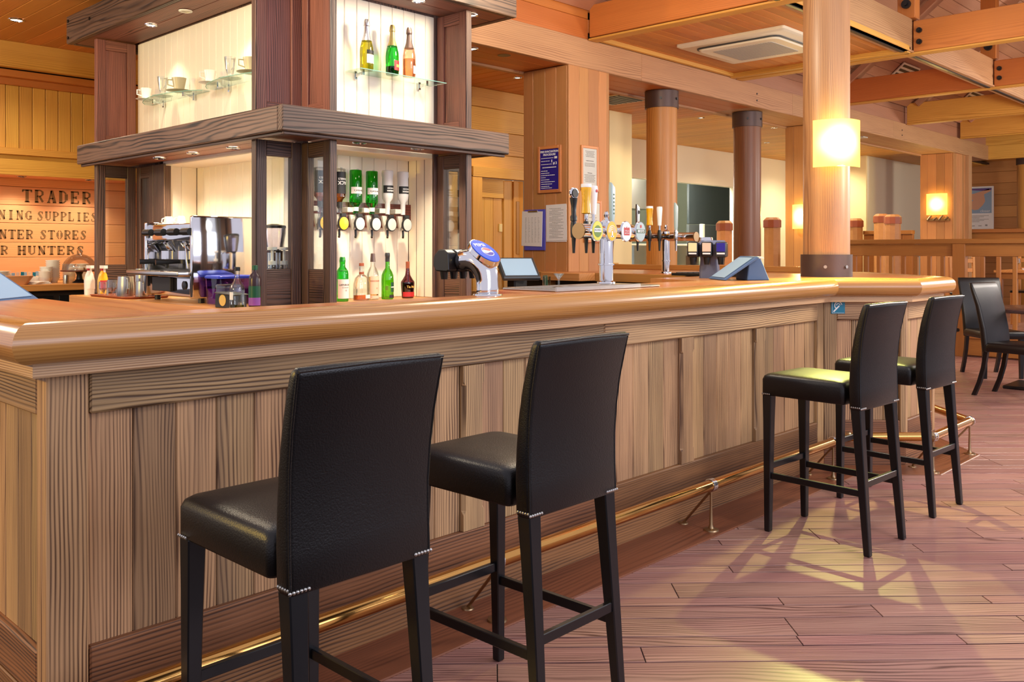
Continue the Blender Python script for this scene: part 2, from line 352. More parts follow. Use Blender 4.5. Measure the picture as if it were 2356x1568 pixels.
def facing(loc, rz, tilt=0):
    """frame whose XZ plane is a wall surface; its -Y looks out of the wall"""
    return Matrix.Translation(loc) @ Matrix.Rotation(rz, 4, 'Z') @ Matrix.Rotation(tilt, 4, 'X')
_fonts = {}
def text(name, body, size, M, mat, parent, depth=.0006, bend=None, sx=1.0, bold=0):
    """lettering cut as thin solid letters; M: frame whose XZ plane carries it, -Y outward"""
    c = bpy.data.curves.new(name, 'FONT'); c.body = body; c.size = size; c.align_x = 'CENTER'; c.align_y = 'CENTER'; c.extrude = depth; c.resolution_u = 2; c.offset = bold
    c.space_line = .9
    t = bpy.data.objects.new(name, c); COL.objects.link(t); dg = bpy.context.evaluated_depsgraph_get(); dg.update()
    me = bpy.data.meshes.new_from_object(t.evaluated_get(dg)); bpy.data.objects.remove(t)
    for v in me.vertices:
        x, y, z = v.co; x *= sx
        if bend: v.co = ((bend+z)*math.sin(x/bend), -(bend+z)*math.cos(x/bend), y)
        else: v.co = (x, -z, y)
    me.materials.clear(); me.materials.append(mat); me.name = name
    return link(name, me, M, parent)
def offset(path, e):
    """mitred offset, outward = right of travel"""
    out = []; n = len(path)
    for i, p in enumerate(path):
        ds = []
        if i > 0: d = (Vector(p)-Vector(path[i-1])).normalized(); ds.append(d)
        if i < n-1: d = (Vector(path[i+1])-Vector(p)).normalized(); ds.append(d)
        ns = [Vector((d.y, -d.x)) for d in ds]
        if len(ns) == 1: out.append(Vector(p)+ns[0]*e)
        else:
            b = (ns[0]+ns[1]).normalized(); out.append(Vector(p)+b*(e/b.dot(ns[0])))
    return out
def sweep_parts(name, path, prof, mat, parent, cap=True):
    """one part per straight run, mitred; prof = [(outward, z)]"""
    offs = [offset(path, e) for e, z in prof]; n = len(prof); objs = []
    for i in range(len(path)-1):
        M = cubmap((path[i][0], path[i][1], 0), (path[i+1][0]-path[i][0], path[i+1][1]-path[i][1])); Mi = M.inverted()
        a = [Mi @ Vector((offs[k][i].x, offs[k][i].y, prof[k][1])) for k in range(n)]
        b = [Mi @ Vector((offs[k][i+1].x, offs[k][i+1].y, prof[k][1])) for k in range(n)]
        f = [(k, (k+1) % n, (k+1) % n+n, k+n) for k in range(n)]+[tuple(range(n))[::-1], tuple(range(n, 2*n))]
        objs.append(mesh_obj(name, a+b, f, mat, parent, M, True, auto=.5))
    return objs

# ================================================================ SETTING
# ---- floor: random width strips laid diagonally
fl = struct('floor')
g = G(); g.box((-6, -7, -.06), (22, 13, -.004)); g.make('subfloor', [plain('subfloor_dark', (40, 26, 22), .9)], fl, smooth=False)
path = [(.818, 3.6), (.818, 2.40), (5.2, 2.40), (5.55, 2.05), (6.05, 2.05), (6.85, 2.85), (6.85, 5.2)]
DF = Matrix.Rotation(-pi/4, 4, 'Z')
t = 1.6; k = 0; wd = [.075, .15, .11]; nb = 0; far = G()
rnd = random.Random(5)
while t < 13.5:
    w = wd[k % 3]; k += 1; s = -max(1.7, t*.70)+rnd.uniform(-.6, 0)
    smax = t*.86+.35
    while s < smax:
        L = rnd.uniform(.7, 1.9) if w > .08 else rnd.uniform(.5, 1.3)
        cs = [((s+a*L)*.7071+(t+b*w)*.7071, -(s+a*L)*.7071+(t+b*w)*.7071) for a in (0, 1) for b in (0, 1)]
        hid = all(y > 2.42 and .9 < x < 6.7 for x, y in cs) or any(y > 2.5 and x < .9 for x, y in cs) or all(x+(-y) < 4.0 and x > 5.9 and y > 2.5 for x, y in cs)
        if not hid and max(c[0] for c in cs) < 14:
            if nb < 300 and t < 9:
                bx('floorboard', (s+.0018, t+.0034, -.02), (s+L-.0018, t+w-.0034, rnd.uniform(-.0006, 0)), FLOORW, fl, 'x', DF, .001); nb += 1
            else: far.box((s+.0018, t+.004, -.02), (s+L-.0018, t+w-.004, 0), 0, DF)
        s += L
    t += w
tag(far.make('far_floorboards', [FLOORW], fl, smooth=False), kind='stuff')
for o in sweep_parts('border_board', path, [(.0, -.01), (.0, .004), (.235, .004), (.24, .001), (.24, -.01)], BORDW, fl): pass

# ---- main boxed beam with its soffit (parallel to the bar)
def longbeam(name, x0, x1, y, z0, z1, mats, label, splits, group=None):
    b = thing(name, label, 'beam', (x0, y, z0), group=group); xs = [x0]+splits+[x1]
    for a, c in zip(xs, xs[1:]): bx('face_board', (a+.001, y, z0), (c-.001, y+.05, z1), mats, b)
    return b
mb = longbeam('main_beam', 4.25, 16.4, 4.70, 2.79, 3.03, GREYB, 'long limed timber beam running over the pillars and columns', [6.55, 9.4, 12.3])
for i, (a, c) in enumerate([(4.25, 5.5), (5.5, 8.6), (8.6, 12), (12, 16.4)]):
    for j in range(3): bx('soffit_board', (a, 4.752+j*.15, 2.795), (c-.002, 4.752+j*.15+.147, 2.82), GREYB if i > 1 else FIR, mb)
    bx('soffit_trim', (a, 5.2, 2.775), (c-.002, 5.25, 2.85), GREYB, mb)
g = G(); g.lathe([(.0, 2.7935), (.052, 2.7935), (.052, 2.7945)], 24); g.make('speaker_hole', [BLACK], mb, Matrix.Translation((4.97, 4.86, 0)))
for px, pz in [(4.2, 2.96), (8.6, 2.93), (8.6, 2.86), (12.6, 2.93), (12.6, 2.86)]:
    g = G(); g.cyl((px, 4.702, pz), (px, 4.694, pz), .009, n=10); g.make('bolt', [DKGREY], mb)

REAR = []
# ---- rear ceiling, plank by plank, behind the beam
ce = struct('ceiling_rear'); ce.name = 'ceiling'
for i, (a, b) in enumerate([(6.6, 6.9), (9.4, 6.6), (12.0, 6.4), (14.2, 6.6), (16.2, 5.0), (9.2, 5.75), (13.0, 5.6)]): REAR.append((a, b))
x = 4.0; i = 0
while x < 18.2:
    w = .142; bx('ceiling_plank', (x+.0015, 5.25, 2.85), (x+w-.0015, 7.55, 2.87), CEILO if x < 9 else YEL, ce, 'y', bev=.004); x += w
g = G(); g.box((3.9, 5.2, 2.872), (18.3, 7.6, 2.9)); g.make('ceiling_backing', [DKCAB], ce, smooth=False)
# left ceiling above the bar servery
y0, y1 = 4.72, 8.72; x = .6
while x < 5.0:
    bx('ceiling_plank', (x+.0015, y0, 3.09), (x+.1385, y1, 3.11), CEILO, ce, 'y', bev=.004); x += .14
# flat ceiling bay with the air conditioner: planks parallel to the bar
y = 3.0
while y < 4.68:
    bx('ceiling_plank', (5.84, y+.001, 3.065), (8.12, y+.089, 3.085), CEILO, ce, 'x', bev=.004); y += .0905
bx('ceiling_trim', (8.06, 2.96, 3.02), (8.135, 4.70, 3.075), YEL, ce, 'y'); bx('ceiling_trim', (5.84, 4.66, 3.03), (8.06, 4.698, 3.075), YEL, ce)
bx('ceiling_trim', (5.84, 2.94, 3.03), (8.06, 2.99, 3.075), YEL, ce)
# pitched roof lining
rf = struct('roof'); rf.name = 'roof'
RZ = lambda yy, far: 3.05+(4.7-yy)*.87 if far else 3.05+(yy-1.3)*.87
def roof(x0, x1, rows=17, lenx=2.3):
    sl = math.hypot(1.7, 1.48)/rows
    for side in (1, 0):
        for i in range(rows):
            f0, f1 = i/rows, (i+1)/rows
            if side: a = (4.7-1.7*f0, 3.27+1.48*f0); b = (4.7-1.7*f1, 3.27+1.48*f1)
            else: a = (1.3+1.7*f0, 3.27+1.48*f0); b = (1.3+1.7*f1, 3.27+1.48*f1)
            if not side and x0 < 8: continue
            xx = x0
            while xx < x1-.01:
                xe = min(x1, xx+lenx); m = ((a[0]+b[0])/2, (a[1]+b[1])/2)
                nrm = Vector((0, -(b[1]-a[1]), b[0]-a[0])) if not side else Vector((0, b[1]-a[1], a[0]-b[0]))
                beam('roof_plank', (xx+.001, m[0], m[1]), (xe-.001, m[0], m[1]), sl-.003, .02, CEILR, rf, up=nrm, bev=.004); xx = xe
roof(8.2, 17.4); roof(4.25, 8.2, lenx=1.975)
g = G(); g.prism([(4.78, 3.05), (3.0, 4.62), (1.2, 3.05), (3.0, 4.7)], 3.3, 17.5, M=Matrix(((0, 0, 1, 0), (1, 0, 0, 0), (0, 1, 0, 0), (0, 0, 0, 1)))); 
for yy0, zz0, yy1, zz1 in [(4.72, 3.29, 3.0, 4.79), (1.28, 3.29, 3.0, 4.79)]:
    nn = Vector((0, -(zz1-zz0), (yy1-yy0)))*(-1 if yy0 > 3 else 1)
    beam('roof_backing', (8.2, (yy0+yy1)/2, (zz0+zz1)/2+.03), (17.4, (yy0+yy1)/2, (zz0+zz1)/2+.03), 2.28, .01, DKCAB, rf, up=nn)
for n_, z0, z1 in [(0, 3.03, 3.2), (1, 3.2, 3.34), (2, 3.34, 3.50)]:
    bx('upstand_board', (4.25, 4.71, z0+.001), (5.81, 4.73, z1-.001), FIR, rf); bx('upstand_board', (5.812, 4.71, z0+.06), (8.2, 4.73, z1-.001), FIR, rf)
    bx('upstand_backing', (4.25, 4.765, z0), (17.4, 4.78, z1+.2), DKCAB, rf)
    bx('upstand_board', (8.2, 4.74, z0+.001), (17.4, 4.76, z1-.001), CEILR, rf)
bx('gable_board', (8.15, 3.0, 3.09), (8.17, 4.7, 3.3), FIR, rf, 'y')

# ---- roof timbers
for i, X in enumerate([5.80, 8.18, 10.5, 12.75, 14.95]):
    y0 = {0: 1.0, 1: 1.2}.get(i, 1.0)
    b = thing('tie_beam', ['orange tie beam crossing in front of the flat ceiling', 'orange tie beam bolted above the ceiling trim beside the air conditioner', 'tie beam crossing just past the big lamp column',
        'second tie beam past the big lamp column, darker underneath', 'third tie beam past the big lamp column, above the wall lamp pillar'][i], 'beam', (X, 3, 3.03), group='tie beams under the pitched roof')
    zt = 3.05 if i != 1 else 3.07
    bx('beam_body', (X, y0, 3.035 if i else 3.045), (X+.09, 2.955, 3.31), FIR if i < 3 else YEL, b, 'y', bev=.005)
    bx('beam_body', (X, 3.055, 3.035 if i else 3.045), (X+.09, 4.69, 3.31), FIR if i < 3 else YEL, b, 'y', bev=.005)
    bx('cover_strip', (X-.012, y0, 3.018), (X+.102, 4.69, 3.034), YEL, b, 'y')
    for zz in (3.12, 3.22):
        g = G(); g.cyl((X-.001, 2.90, zz), (X-.02, 2.90, zz), .024, n=12); g.cyl((X-.02, 2.90, zz), (X-.04, 2.90, zz), .012, n=8); g.make('bolt', [BLACK], b)
lb = thing('long_beam', 'long timber beam carrying the tie beams under the roof ridge', 'beam', (8, 3, 3.03))
for a, c in [(5.0, 5.795), (5.895, 8.175), (8.275, 10.495), (10.595, 12.745), (12.845, 14.945), (15.045, 17.3)]:
    bx('beam_length', (a, 2.96, 3.05), (c, 3.05, 3.33), GREYB, lb, 'x', bev=.005); bx('cover_strip', (a, 2.945, 3.03), (c, 3.065, 3.048), GREYB, lb)
    bx('black_batten', (a, 2.985, 3.022), (c, 3.02, 3.032), BLACK, lb)  # thin black batten along the underside of the beam
eb = thing('end_beam', 'stacked yellow beams closing the end of the long roof', 'beam', (16.4, 3.5, 2.8)); bx('beam_body', (16.401, 1.2, 2.80), (16.5, 5.25, 3.03), YEL, eb, 'y'); bx('beam_body', (16.401, 1.2, 3.032), (16.5, 4.80, 3.32), YEL, eb, 'y')
for i, X in enumerate([8.18, 10.5, 12.75, 14.95]):
    k_ = thing('king_post', ['king post with round bolt above the ceiling trim', 'king post with round bolt over the second roof truss', 'king post of the third roof truss', 'king post of the last roof truss'][i], 'post', (X, 3, 3.35), group='king posts of the roof trusses')
    bx('post_body', (X-.03, 2.93, 3.335), (X+.09, 3.08, 4.35), FIR, k_, 'z'); bx('post_cheek', (X+.09, 2.96, 3.335), (X+.13, 3.05, 4.35), CEILR, k_, 'z')
    g = G(); g.cyl((X-.03, 3.0, 3.46), (X-.055, 3.0, 3.46), .04, n=16); g.cyl((X-.055, 3.0, 3.46), (X-.075, 3.0, 3.46), .018, n=10); g.make('bolt', [BLACK], k_)
    for s_, yb in ((1, 4.55), (-1, 1.45)):
        r = thing('rafter', 'sloping rafter %s king post, %s' % ('behind the' if s_ > 0 else 'in front of the', ['first truss by the ceiling trim', 'second truss', 'third truss', 'last truss'][i]), 'rafter', (X, yb, 3.1), group='rafters of the roof trusses')
        ye = 3.06 if s_ > 0 else 2.94
        beam('rafter_body', (X+.03, yb, 3.28+.0), (X+.03, ye, 3.28+abs(yb-ye)*.87-.1), .07, .14, CEILR, r, up=(1, 0, 0))

# ---- walls
wb = struct('wall_back')
for i in range(13):
    z0 = .0+i*.222; bx('wall_board', (4.2, 6.2, z0+.0015), (5.9, 6.225, min(z0+.222, 2.85)-.0015), YEL, wb, bev=.004)
    if z0 > 1.9: bx('wall_board', (5.9, 6.2, z0+.0015), (8.0, 6.225, min(z0+.222, 2.85)-.0015), YEL, wb, bev=.004)
    if z0 <= 1.9: bx('wall_board', (6.78, 6.2, z0+.0015), (8.0, 6.225, min(z0+.222, 2.85)-.0015), YEL, wb, bev=.004)
bx('painted_end', (8.0, 6.18, 0), (8.42, 6.35, 2.85), CREAM, wb, 'z', bev=.002)
bx('painted_return', (8.36, 6.35, 0), (8.42, 7.5, 2.85), CREAM, wb, 'z', bev=.002)
bx('bulkhead', (8.42, 7.5, 2.30), (13.05, 7.62, 2.85), WHITEW, wb, bev=.002)
bx('white_wall', (13.05, 7.5, 0), (14.85, 7.62, 2.85), WHITEW, wb, bev=.002)
bx('hatch_sill_wall', (8.42, 7.5, 0), (13.05, 7.62, .98), WHITEW, wb, bev=.002)
bx('yellow_return', (14.8, 6.1, 0), (14.85, 7.5, 2.85), CREAM, wb, bev=.002)
bx('white_bay', (14.85, 6.1, 0), (18.2, 6.16, 2.85), WHITEW, wb, bev=.002)
wr = struct('wall_right')
for i in range(14):
    z0 = i*.21; bx('wall_board', (18.2, 2.6, z0+.0015), (18.23, 6.1, z0+.2085), PILW, wr, 'y', bev=.004)
# kitchen behind the hatch
wk = struct('wall_kitchen')
bx('rear_wall', (8.42, 9.9, 0), (14.8, 9.95, 2.85), KGREEN, wk, bev=.002); bx('side_wall', (14.8, 7.62, 0), (14.85, 9.95, 2.85), KGREEN, wk, bev=.002)
bx('kitchen_ceiling', (8.42, 7.62, 2.6), (14.8, 9.9, 2.63), WHITEW, wk, bev=.002); bx('left_wall', (8.36, 7.5, 0), (8.42, 9.95, 2.85), KGREEN, wk, bev=.002)
for i in range(2):
    g = G(); g.cyl((11.6+i*1.5, 8.2, 2.6), (11.6+i*1.5, 8.2, 2.56), .09, n=16); tag(g.make('kitchen_ceiling_lamp', [WHITE]), ['small round ceiling lamp beside the extractor hood', 'small round ceiling lamp over the dark kitchen screen'][i], 'ceiling light', 'kitchen ceiling lamps')
bx('board_backing', (4.2, 6.227, 0), (5.88, 6.24, 2.85), DKCAB, wb); bx('board_backing', (5.88, 6.227, 2.05), (8.0, 6.24, 2.85), DKCAB, wb); bx('board_backing', (6.79, 6.227, 0), (8.0, 6.24, 2.05), DKCAB, wb)
bx('board_backing', (18.232, 2.6, 0), (18.25, 6.1, 2.94), DKCAB, wr, 'y')
for i in range(12):
    hw = 1.75-i*.145
    if hw > .1: bx('gable_board', (17.41, 3.0-hw, 3.15+i*.135), (17.43, 3.0+hw, 3.15+i*.135+.133), CEILR, wr, 'y', bev=.004)
bx('end_ceiling_panel', (16.51, 1.0, 2.925), (18.24, 6.12, 2.96), YEL, wr, 'y')
bx('gable_backing', (17.431, 1.2, 2.94), (17.45, 4.8, 4.7), DKCAB, wr, 'y')
# door to the lobby
d1 = struct('door_1', (5.95, 6.2, 0))
bx('door_jamb', (5.86, 6.14, 0), (5.985, 6.2, 2.0), YEL, d1, 'z'); bx('door_jamb', (6.66, 6.14, 0), (6.78, 6.2, 2.0), YEL, d1, 'z'); bx('door_head', (5.86, 6.135, 1.985), (6.78, 6.2, 2.085), YEL, d1)
for i in range(3): bx('door_board', (5.99+i*.12, 6.24, .02), (5.99+i*.12+.117, 6.265, 1.80), YEL, d1, 'z')
bx('door_rail', (5.985, 6.225, 1.80), (6.36, 6.26, 1.985), YEL, d1); bx('side_board', (6.40, 6.26, .0), (6.52, 6.29, 1.985), YEL, d1, 'z'); bx('pale_gap_wall', (6.34, 6.30, 0), (6.42, 6.31, 1.985), CREAM, d1, 'z')
bx('side_board', (6.52, 6.24, .0), (6.66, 6.27, 1.985), YEL, d1, 'z'); bx('dark_glazing', (6.55, 6.232, 1.25), (6.60, 6.24, 1.78), plain('amber_glazing', (176, 122, 40), .3), d1)
bx('light_switch', (6.30, 6.226, 1.47), (6.345, 6.24, 1.55), plain('brass_switch', (222, 196, 120), .35), d1)
bx('dado_shelf', (5.9, 6.05, 1.10), (8.0, 6.2, 1.15), YEL, wb)

# ---- left rear wall with the stencilled sign boards
wl = struct('wall_left')
zs = [1.0, 1.224, 1.364, 1.546, 1.715, 1.888, 1.99]
for a, b in zip(zs, zs[1:]): bx('sign_board', (1.2, 9.2, a+.0015), (4.4, 9.225, b-.0015), SIGNW, wl, bev=.003)
bx('soffit', (1.2, 8.7, 1.965), (4.4, 9.2, 1.99), SIGNW, wl); bx('lower_wall', (1.2, 9.21, 0), (4.4, 9.24, 1.0), DKCAB, wl)
bx('fascia_board', (1.2, 8.67, 1.955), (4.4, 8.70, 2.13), YEL, wl); bx('fascia_rail', (1.2, 8.63, 2.13), (4.4, 8.68, 2.19), YEL, wl)
bx('board_backing', (1.2, 9.226, 1.0), (4.4, 9.24, 2.0), DKCAB, wl); bx('board_backing', (1.2, 8.68, 1.99), (4.4, 8.72, 3.1), DKCAB, wl)
x = 1.2
while x < 4.4: bx('wall_plank', (x+.0015, 8.66, 2.19), (x+.1065, 8.675, 2.74), YEL, wl, 'z', bev=.004); x += .109
bx('upper_rail', (1.2, 8.63, 2.74), (4.4, 8.67, 2.80), FIR, wl); bx('upper_fascia', (1.2, 8.56, 2.80), (4.4, 8.64, 2.86), FIR, wl)
bx('ceiling_fascia', (1.2, 8.48, 2.87), (4.4, 8.56, 3.09), YEL, wl)
bx('side_cover', (4.4, 6.2, 0), (4.43, 9.2, 3.09), YEL, wl, 'z')
# slab serif stencil letters
def ST(*pl): return pl
GL = {
 'T': ([(.5, 0, .5, 1)], [(.03, .95, .97, .95), (.25, .03, .75, .03), (.06, .8, .06, .98), (.94, .8, .94, .98)]),
 'R': ([(.2, 0, .2, 1)], [(.02, .03, .42, .03), (.02, .97, .6, .97), (.6, .97, .8, .88), (.25, .5, .6, .5), (.6, .5, .8, .62)], [(.82, .6, .82, .9), (.5, .5, .85, .04)]),
 'A': ([(.5, 1, .82, .04)], [(.5, 1, .18, .04), (.3, .35, .68, .35), (.02, .03, .36, .03), (.62, .03, 1, .03)]),
 'D': ([(.2, 0, .2, 1), (.8, .25, .8, .75)], [(.02, .03, .5, .03), (.5, .03, .78, .22), (.02, .97, .5, .97), (.5, .97, .78, .78)]),
 'E': ([(.2, 0, .2, 1)], [(.02, .03, .85, .03), (.02, .97, .85, .97), (.25, .5, .6, .5), (.84, .03, .84, .25), (.84, .97, .84, .75), (.6, .38, .6, .62)]),
 'S': ([(.22, .82, .78, .25)], [(.22, .85, .45, .97), (.45, .97, .8, .93), (.82, .97, .82, .7), (.2, .03, .55, .03), (.55, .03, .8, .2), (.16, .02, .16, .3)]),
 'N': ([(.2, .97, .8, .03)], [(.2, 0, .2, 1), (.8, 0, .8, 1), (.02, .97, .3, .97), (.64, .97, .98, .97), (.04, .03, .36, .03)]),
 'I': ([(.5, 0, .5, 1)], [(.24, .03, .76, .03), (.24, .97, .76, .97)]),
 'G': ([(.2, .25, .2, .75), (.8, .05, .8, .42)], [(.22, .78, .5, .97), (.5, .97, .8, .88), (.82, .98, .82, .7), (.22, .22, .5, .03), (.5, .03, .75, .08), (.6, .42, .98, .42)]),
 'U': ([(.22, .25, .22, 1)], [(.8, .2, .8, 1), (.24, .2, .45, .03), (.45, .03, .78, .2), (.04, .97, .42, .97), (.64, .97, .98, .97)]),
 'P': ([(.2, 0, .2, 1), (.8, .6, .8, .86)], [(.02, .03, .42, .03), (.02, .97, .55, .97), (.55, .97, .8, .86), (.25, .45, .55, .45), (.55, .45, .8, .58)]),
 'L': ([(.2, 0, .2, 1)], [(.02, .03, .85, .03), (.02, .97, .42, .97), (.84, .03, .84, .28)]),
 'O': ([(.2, .28, .2, .72), (.8, .28, .8, .72)], [(.2, .75, .4, .97), (.6, .97, .8, .75), (.2, .25, .4, .03), (.6, .03, .8, .25)]),
 'H': ([(.2, 0, .2, 1), (.8, 0, .8, 1)], [(.22, .5, .78, .5), (.02, .03, .4, .03), (.02, .97, .4, .97), (.6, .03, .98, .03), (.6, .97, .98, .97)]),
}
def stencil(word, x0, z0, h, w, gap, y, parent):
    for ch in word:
        if ch in GL:
            g = G()
            def stroke(a, wd):
                p = Vector((x0+a[0]*w, z0+a[1]*h)); q = Vector((x0+a[2]*w, z0+a[3]*h)); d = (q-p).normalized(); n = Vector((-d.y, d.x))*wd/2
                c = [p+n, q+n, q-n, p-n]; v = [(c_.x, y, c_.y) for c_ in c]+[(c_.x, y+.003, c_.y) for c_ in c]
                g.add(v, [(0, 1, 2, 3), (4, 5, 6, 7), (0, 1, 5, 4), (1, 2, 6, 5), (2, 3, 7, 6), (3, 0, 4, 7)])
            for a in GL[ch][0]: stroke(a, w*.33)
            for a in GL[ch][1]: stroke(a, w*.15)
            if len(GL[ch]) > 2:
                for a in GL[ch][2]: stroke(a, w*.22)
            g.make('stencil_letter', [STENC], parent, smooth=False)
        x0 += w+gap
SY = 9.1985
stencil('TRADERS', 2.92, 1.745, .118, .086, .023, SY, wl)
stencil('NING', 2.715, 1.578, .085, .064, .012, SY, wl); stencil('SUPPLIES', 3.05, 1.575, .085, .058, .013, SY, wl)
stencil('NTER', 2.725, 1.397, .085, .064, .012, SY, wl); stencil('STORES', 3.075, 1.397, .085, .062, .012, SY, wl)
stencil('OR', 2.66, 1.25, .082, .064, .012, SY, wl); stencil('HUNTERS', 2.88, 1.248, .082, .074, .014, SY, wl)

# ---- columns and pillars
def column(x, y, r, z0, z1, mat, label, top=None, bottom=None, name='timber_column', group=None):
    c = thing(name, label, 'column', (x, y, z0), group=group)
    g = G(); g.lathe([(r, z0), (r, z0+(z1-z0)*.5), (r, z1)], 40); g.make('shaft', [mat], c, Matrix.Translation((x, y, 0)), auto=.5)
    if top:
        g = G(); g.lathe([(r, z1-top), (r+.014, z1-top), (r+.014, z1-.001), (r, z1-.001)], 40, Matrix.Translation((x, y, 0)), caps=False); g.make('top_band', [BRONZE], c)
        for a in (-2.6, -1.5): 
            g = G(); d = Vector((math.cos(a), math.sin(a), 0)); p = Vector((x, y, z1-top*.5))+d*(r+.012); g.cyl(p, p+d*.012, .012, n=8); g.make('bolt', [DKGREY], c)
    if bottom:
        g = G(); g.lathe([(r, z0), (r+.016, z0), (r+.016, z0+bottom), (r, z0+bottom)], 40, Matrix.Translation((x, y, 0)), caps=False); g.make('base_band', [BRONZE], c)
        for a in (-2.75, -1.9): 
            g = G(); d = Vector((math.cos(a), math.sin(a), 0)); p = Vector((x, y, z0+bottom*.45))+d*(r+.014); g.cyl(p, p+d*.012, .011, n=8); g.make('bolt', [STEEL], c)
    return c
column(5.76, 2.64, .148, 1.1205, 3.6, COLW, 'big round timber column with bronze base band standing on the bar counter', bottom=.145)
column(7.15, 4.90, .145, 0, 2.79, COLY, 'orange round column with bronze collar behind the beer taps', top=.16)
column(8.90, 4.98, .147, 0, 2.79, COLD, 'dark brown round column with bronze collar behind the till', top=.16)
column(17.3, 4.35, .15, 0, 2.9, COLY, 'round yellow column in front of the far boarded wall', top=.15)
def pillar(x, y, w, z1, mat, label, trim=True):
    p = thing('boarded_pillar', label, 'pillar', (x+w/2, y+w/2, 0)); n = 4; wd = [.27, .24, .27, .22]
    g = G(); g.box((x+.02, y+.02, 0), (x+w-.02, y+w-.02, z1)); g.make('core', [mat], p, smooth=False)
    a = 0
    for k_ in range(n):
        b = a+wd[k_]*w; bx('pillar_board', (x+a+.001, y, 0), (x+b-.001, y+.02, z1), mat, p, 'z', bev=.003)
        bx('pillar_board', (x, y+a+.001+(.02 if k_ == 0 else 0), 0), (x+.02, y+b-.001, z1), mat, p, 'z', bev=.003); a = b
    if trim: bx('corner_trim', (x+w, y, 0), (x+w+.03, y+.05, z1), mat, p, 'z')
    return p
pillar(5.55, 4.70, .50, 2.79, PILW, 'square pillar of vertical boards carrying the notices beside the taps')
pillar(10.25, 4.72, .50, 2.79, PILW, 'square boarded pillar half hidden behind the big lamp column')
pillar(14.75, 4.72, .50, 2.79, PILW, 'square boarded pillar with wall lamp beside the white wall')
bx('blue_grey_post', (15.28, 4.66, 0), (15.42, 4.80, 2.79), GREYB, None, 'z'); tag(bpy.data.objects['blue_grey_post'], 'pale grey square post attached beside the wall lamp pillar', 'post')

# ---- lamps
def wall_lamp(c, rz, w, h, label, power, bulge=.35, group=None, throw=0):
    t_ = thing('wall_lamp', label, 'lamp', c, rz, group); M = wm(t_); n = 14; v = []; f = []
    for j in range(2):
        for i in range(n+1):
            a = (i/n-.5)*2; v.append((a*w/2, -(1-a*a)*w*bulge-.055, (j-.5)*h))
    f = [(i, i+1, n+2+i, n+1+i) for i in range(n)]
    o = mesh_obj('shade', v, f, [SHADE], t_, M, True)
    so = o.modifiers.new('s', 'SOLIDIFY'); so.thickness = .004
    g = G(); g.box((-w*.3, -.02, -h*.25), (w*.3, .0, h*.25)); g.cyl((0, -.01, 0), (0, -.07, 0), .02); g.make('backplate', [BRASSD], t_, M)
    g = G(); g.lathe([(0.001, -.04), (.022, -.025), (.03, 0), (.022, .028), (.001, .045)], 14, Matrix.Translation((0, -.085, 0))); g.make('bulb', [BULB], t_, M)
    l = light('POINT', 'lamp_bulb', (0, 0, 0), power, (1, .80, .30), .03); l.parent = t_; l.matrix_basis = Matrix.Translation((0, -.10-w*bulge*.35, h*.06))
    if throw:
        l = light('SPOT', 'lamp_throw', (0, 0, 0), throw, (.90, .92, .25), .02, angle=104, blend=.35); l.parent = t_; l.matrix_basis = Matrix.Translation((0, -.11, -h*.5-.012)) @ Matrix.Rotation(-.82, 4, 'X')
    return t_
wall_lamp((5.649, 2.54, 1.975), -.838, .30, .30, 'large amber glass lamp glowing on the big column', 7, .32, throw=120)
wall_lamp((10.25, 4.97, 1.69), -pi/2, .26, .29, 'amber wall lamp half hidden by the big column', 9, .2, 'wall lamps on the far pillars')
wall_lamp((14.75, 4.95, 2.0), -pi/2, .31, .33, 'glowing wall lamp on the far square pillar', 12, .1, 'wall lamps on the far pillars')
g = G()
for i in range(4): g.cyl((14.72, 4.79+i*.085, 1.80+(i % 2)*.03), (14.70, 4.84+i*.085, 1.76), .018, n=8)
g.box((14.71, 4.77, 1.74), (14.75, 5.11, 1.775)); tag(g.make('hook_rack', [BRASSD]), 'small rack of hooks below the far wall lamp', 'rack')

def downlight(x, y, z, label, lit=True, power=6, ang=85, grp='downlights', aim=None, r=.034):
    t_ = thing('downlight', label, 'ceiling light', (x, y, z), group=grp); M = wm(t_)
    g = G(); g.lathe([(r*.85, 0), (r*1.25, 0), (r*1.2, -.006), (r*.9, -.008), (r*.85, 0)], 24, caps=False); g.make('ring', [CHROME if lit else WHITE], t_, M)
    g = G(); g.lathe([(.0005, -.001), (r*.84, -.001)], 20, caps=False); g.make('lens', [BULB if lit else DIMB], t_, M)
    if lit:
        l = light('SPOT', 'downlight_beam', (0, 0, 0), power, WARM, .02, angle=ang, blend=.7); l.parent = t_; l.matrix_basis = Matrix.Translation((0, 0, -.014))

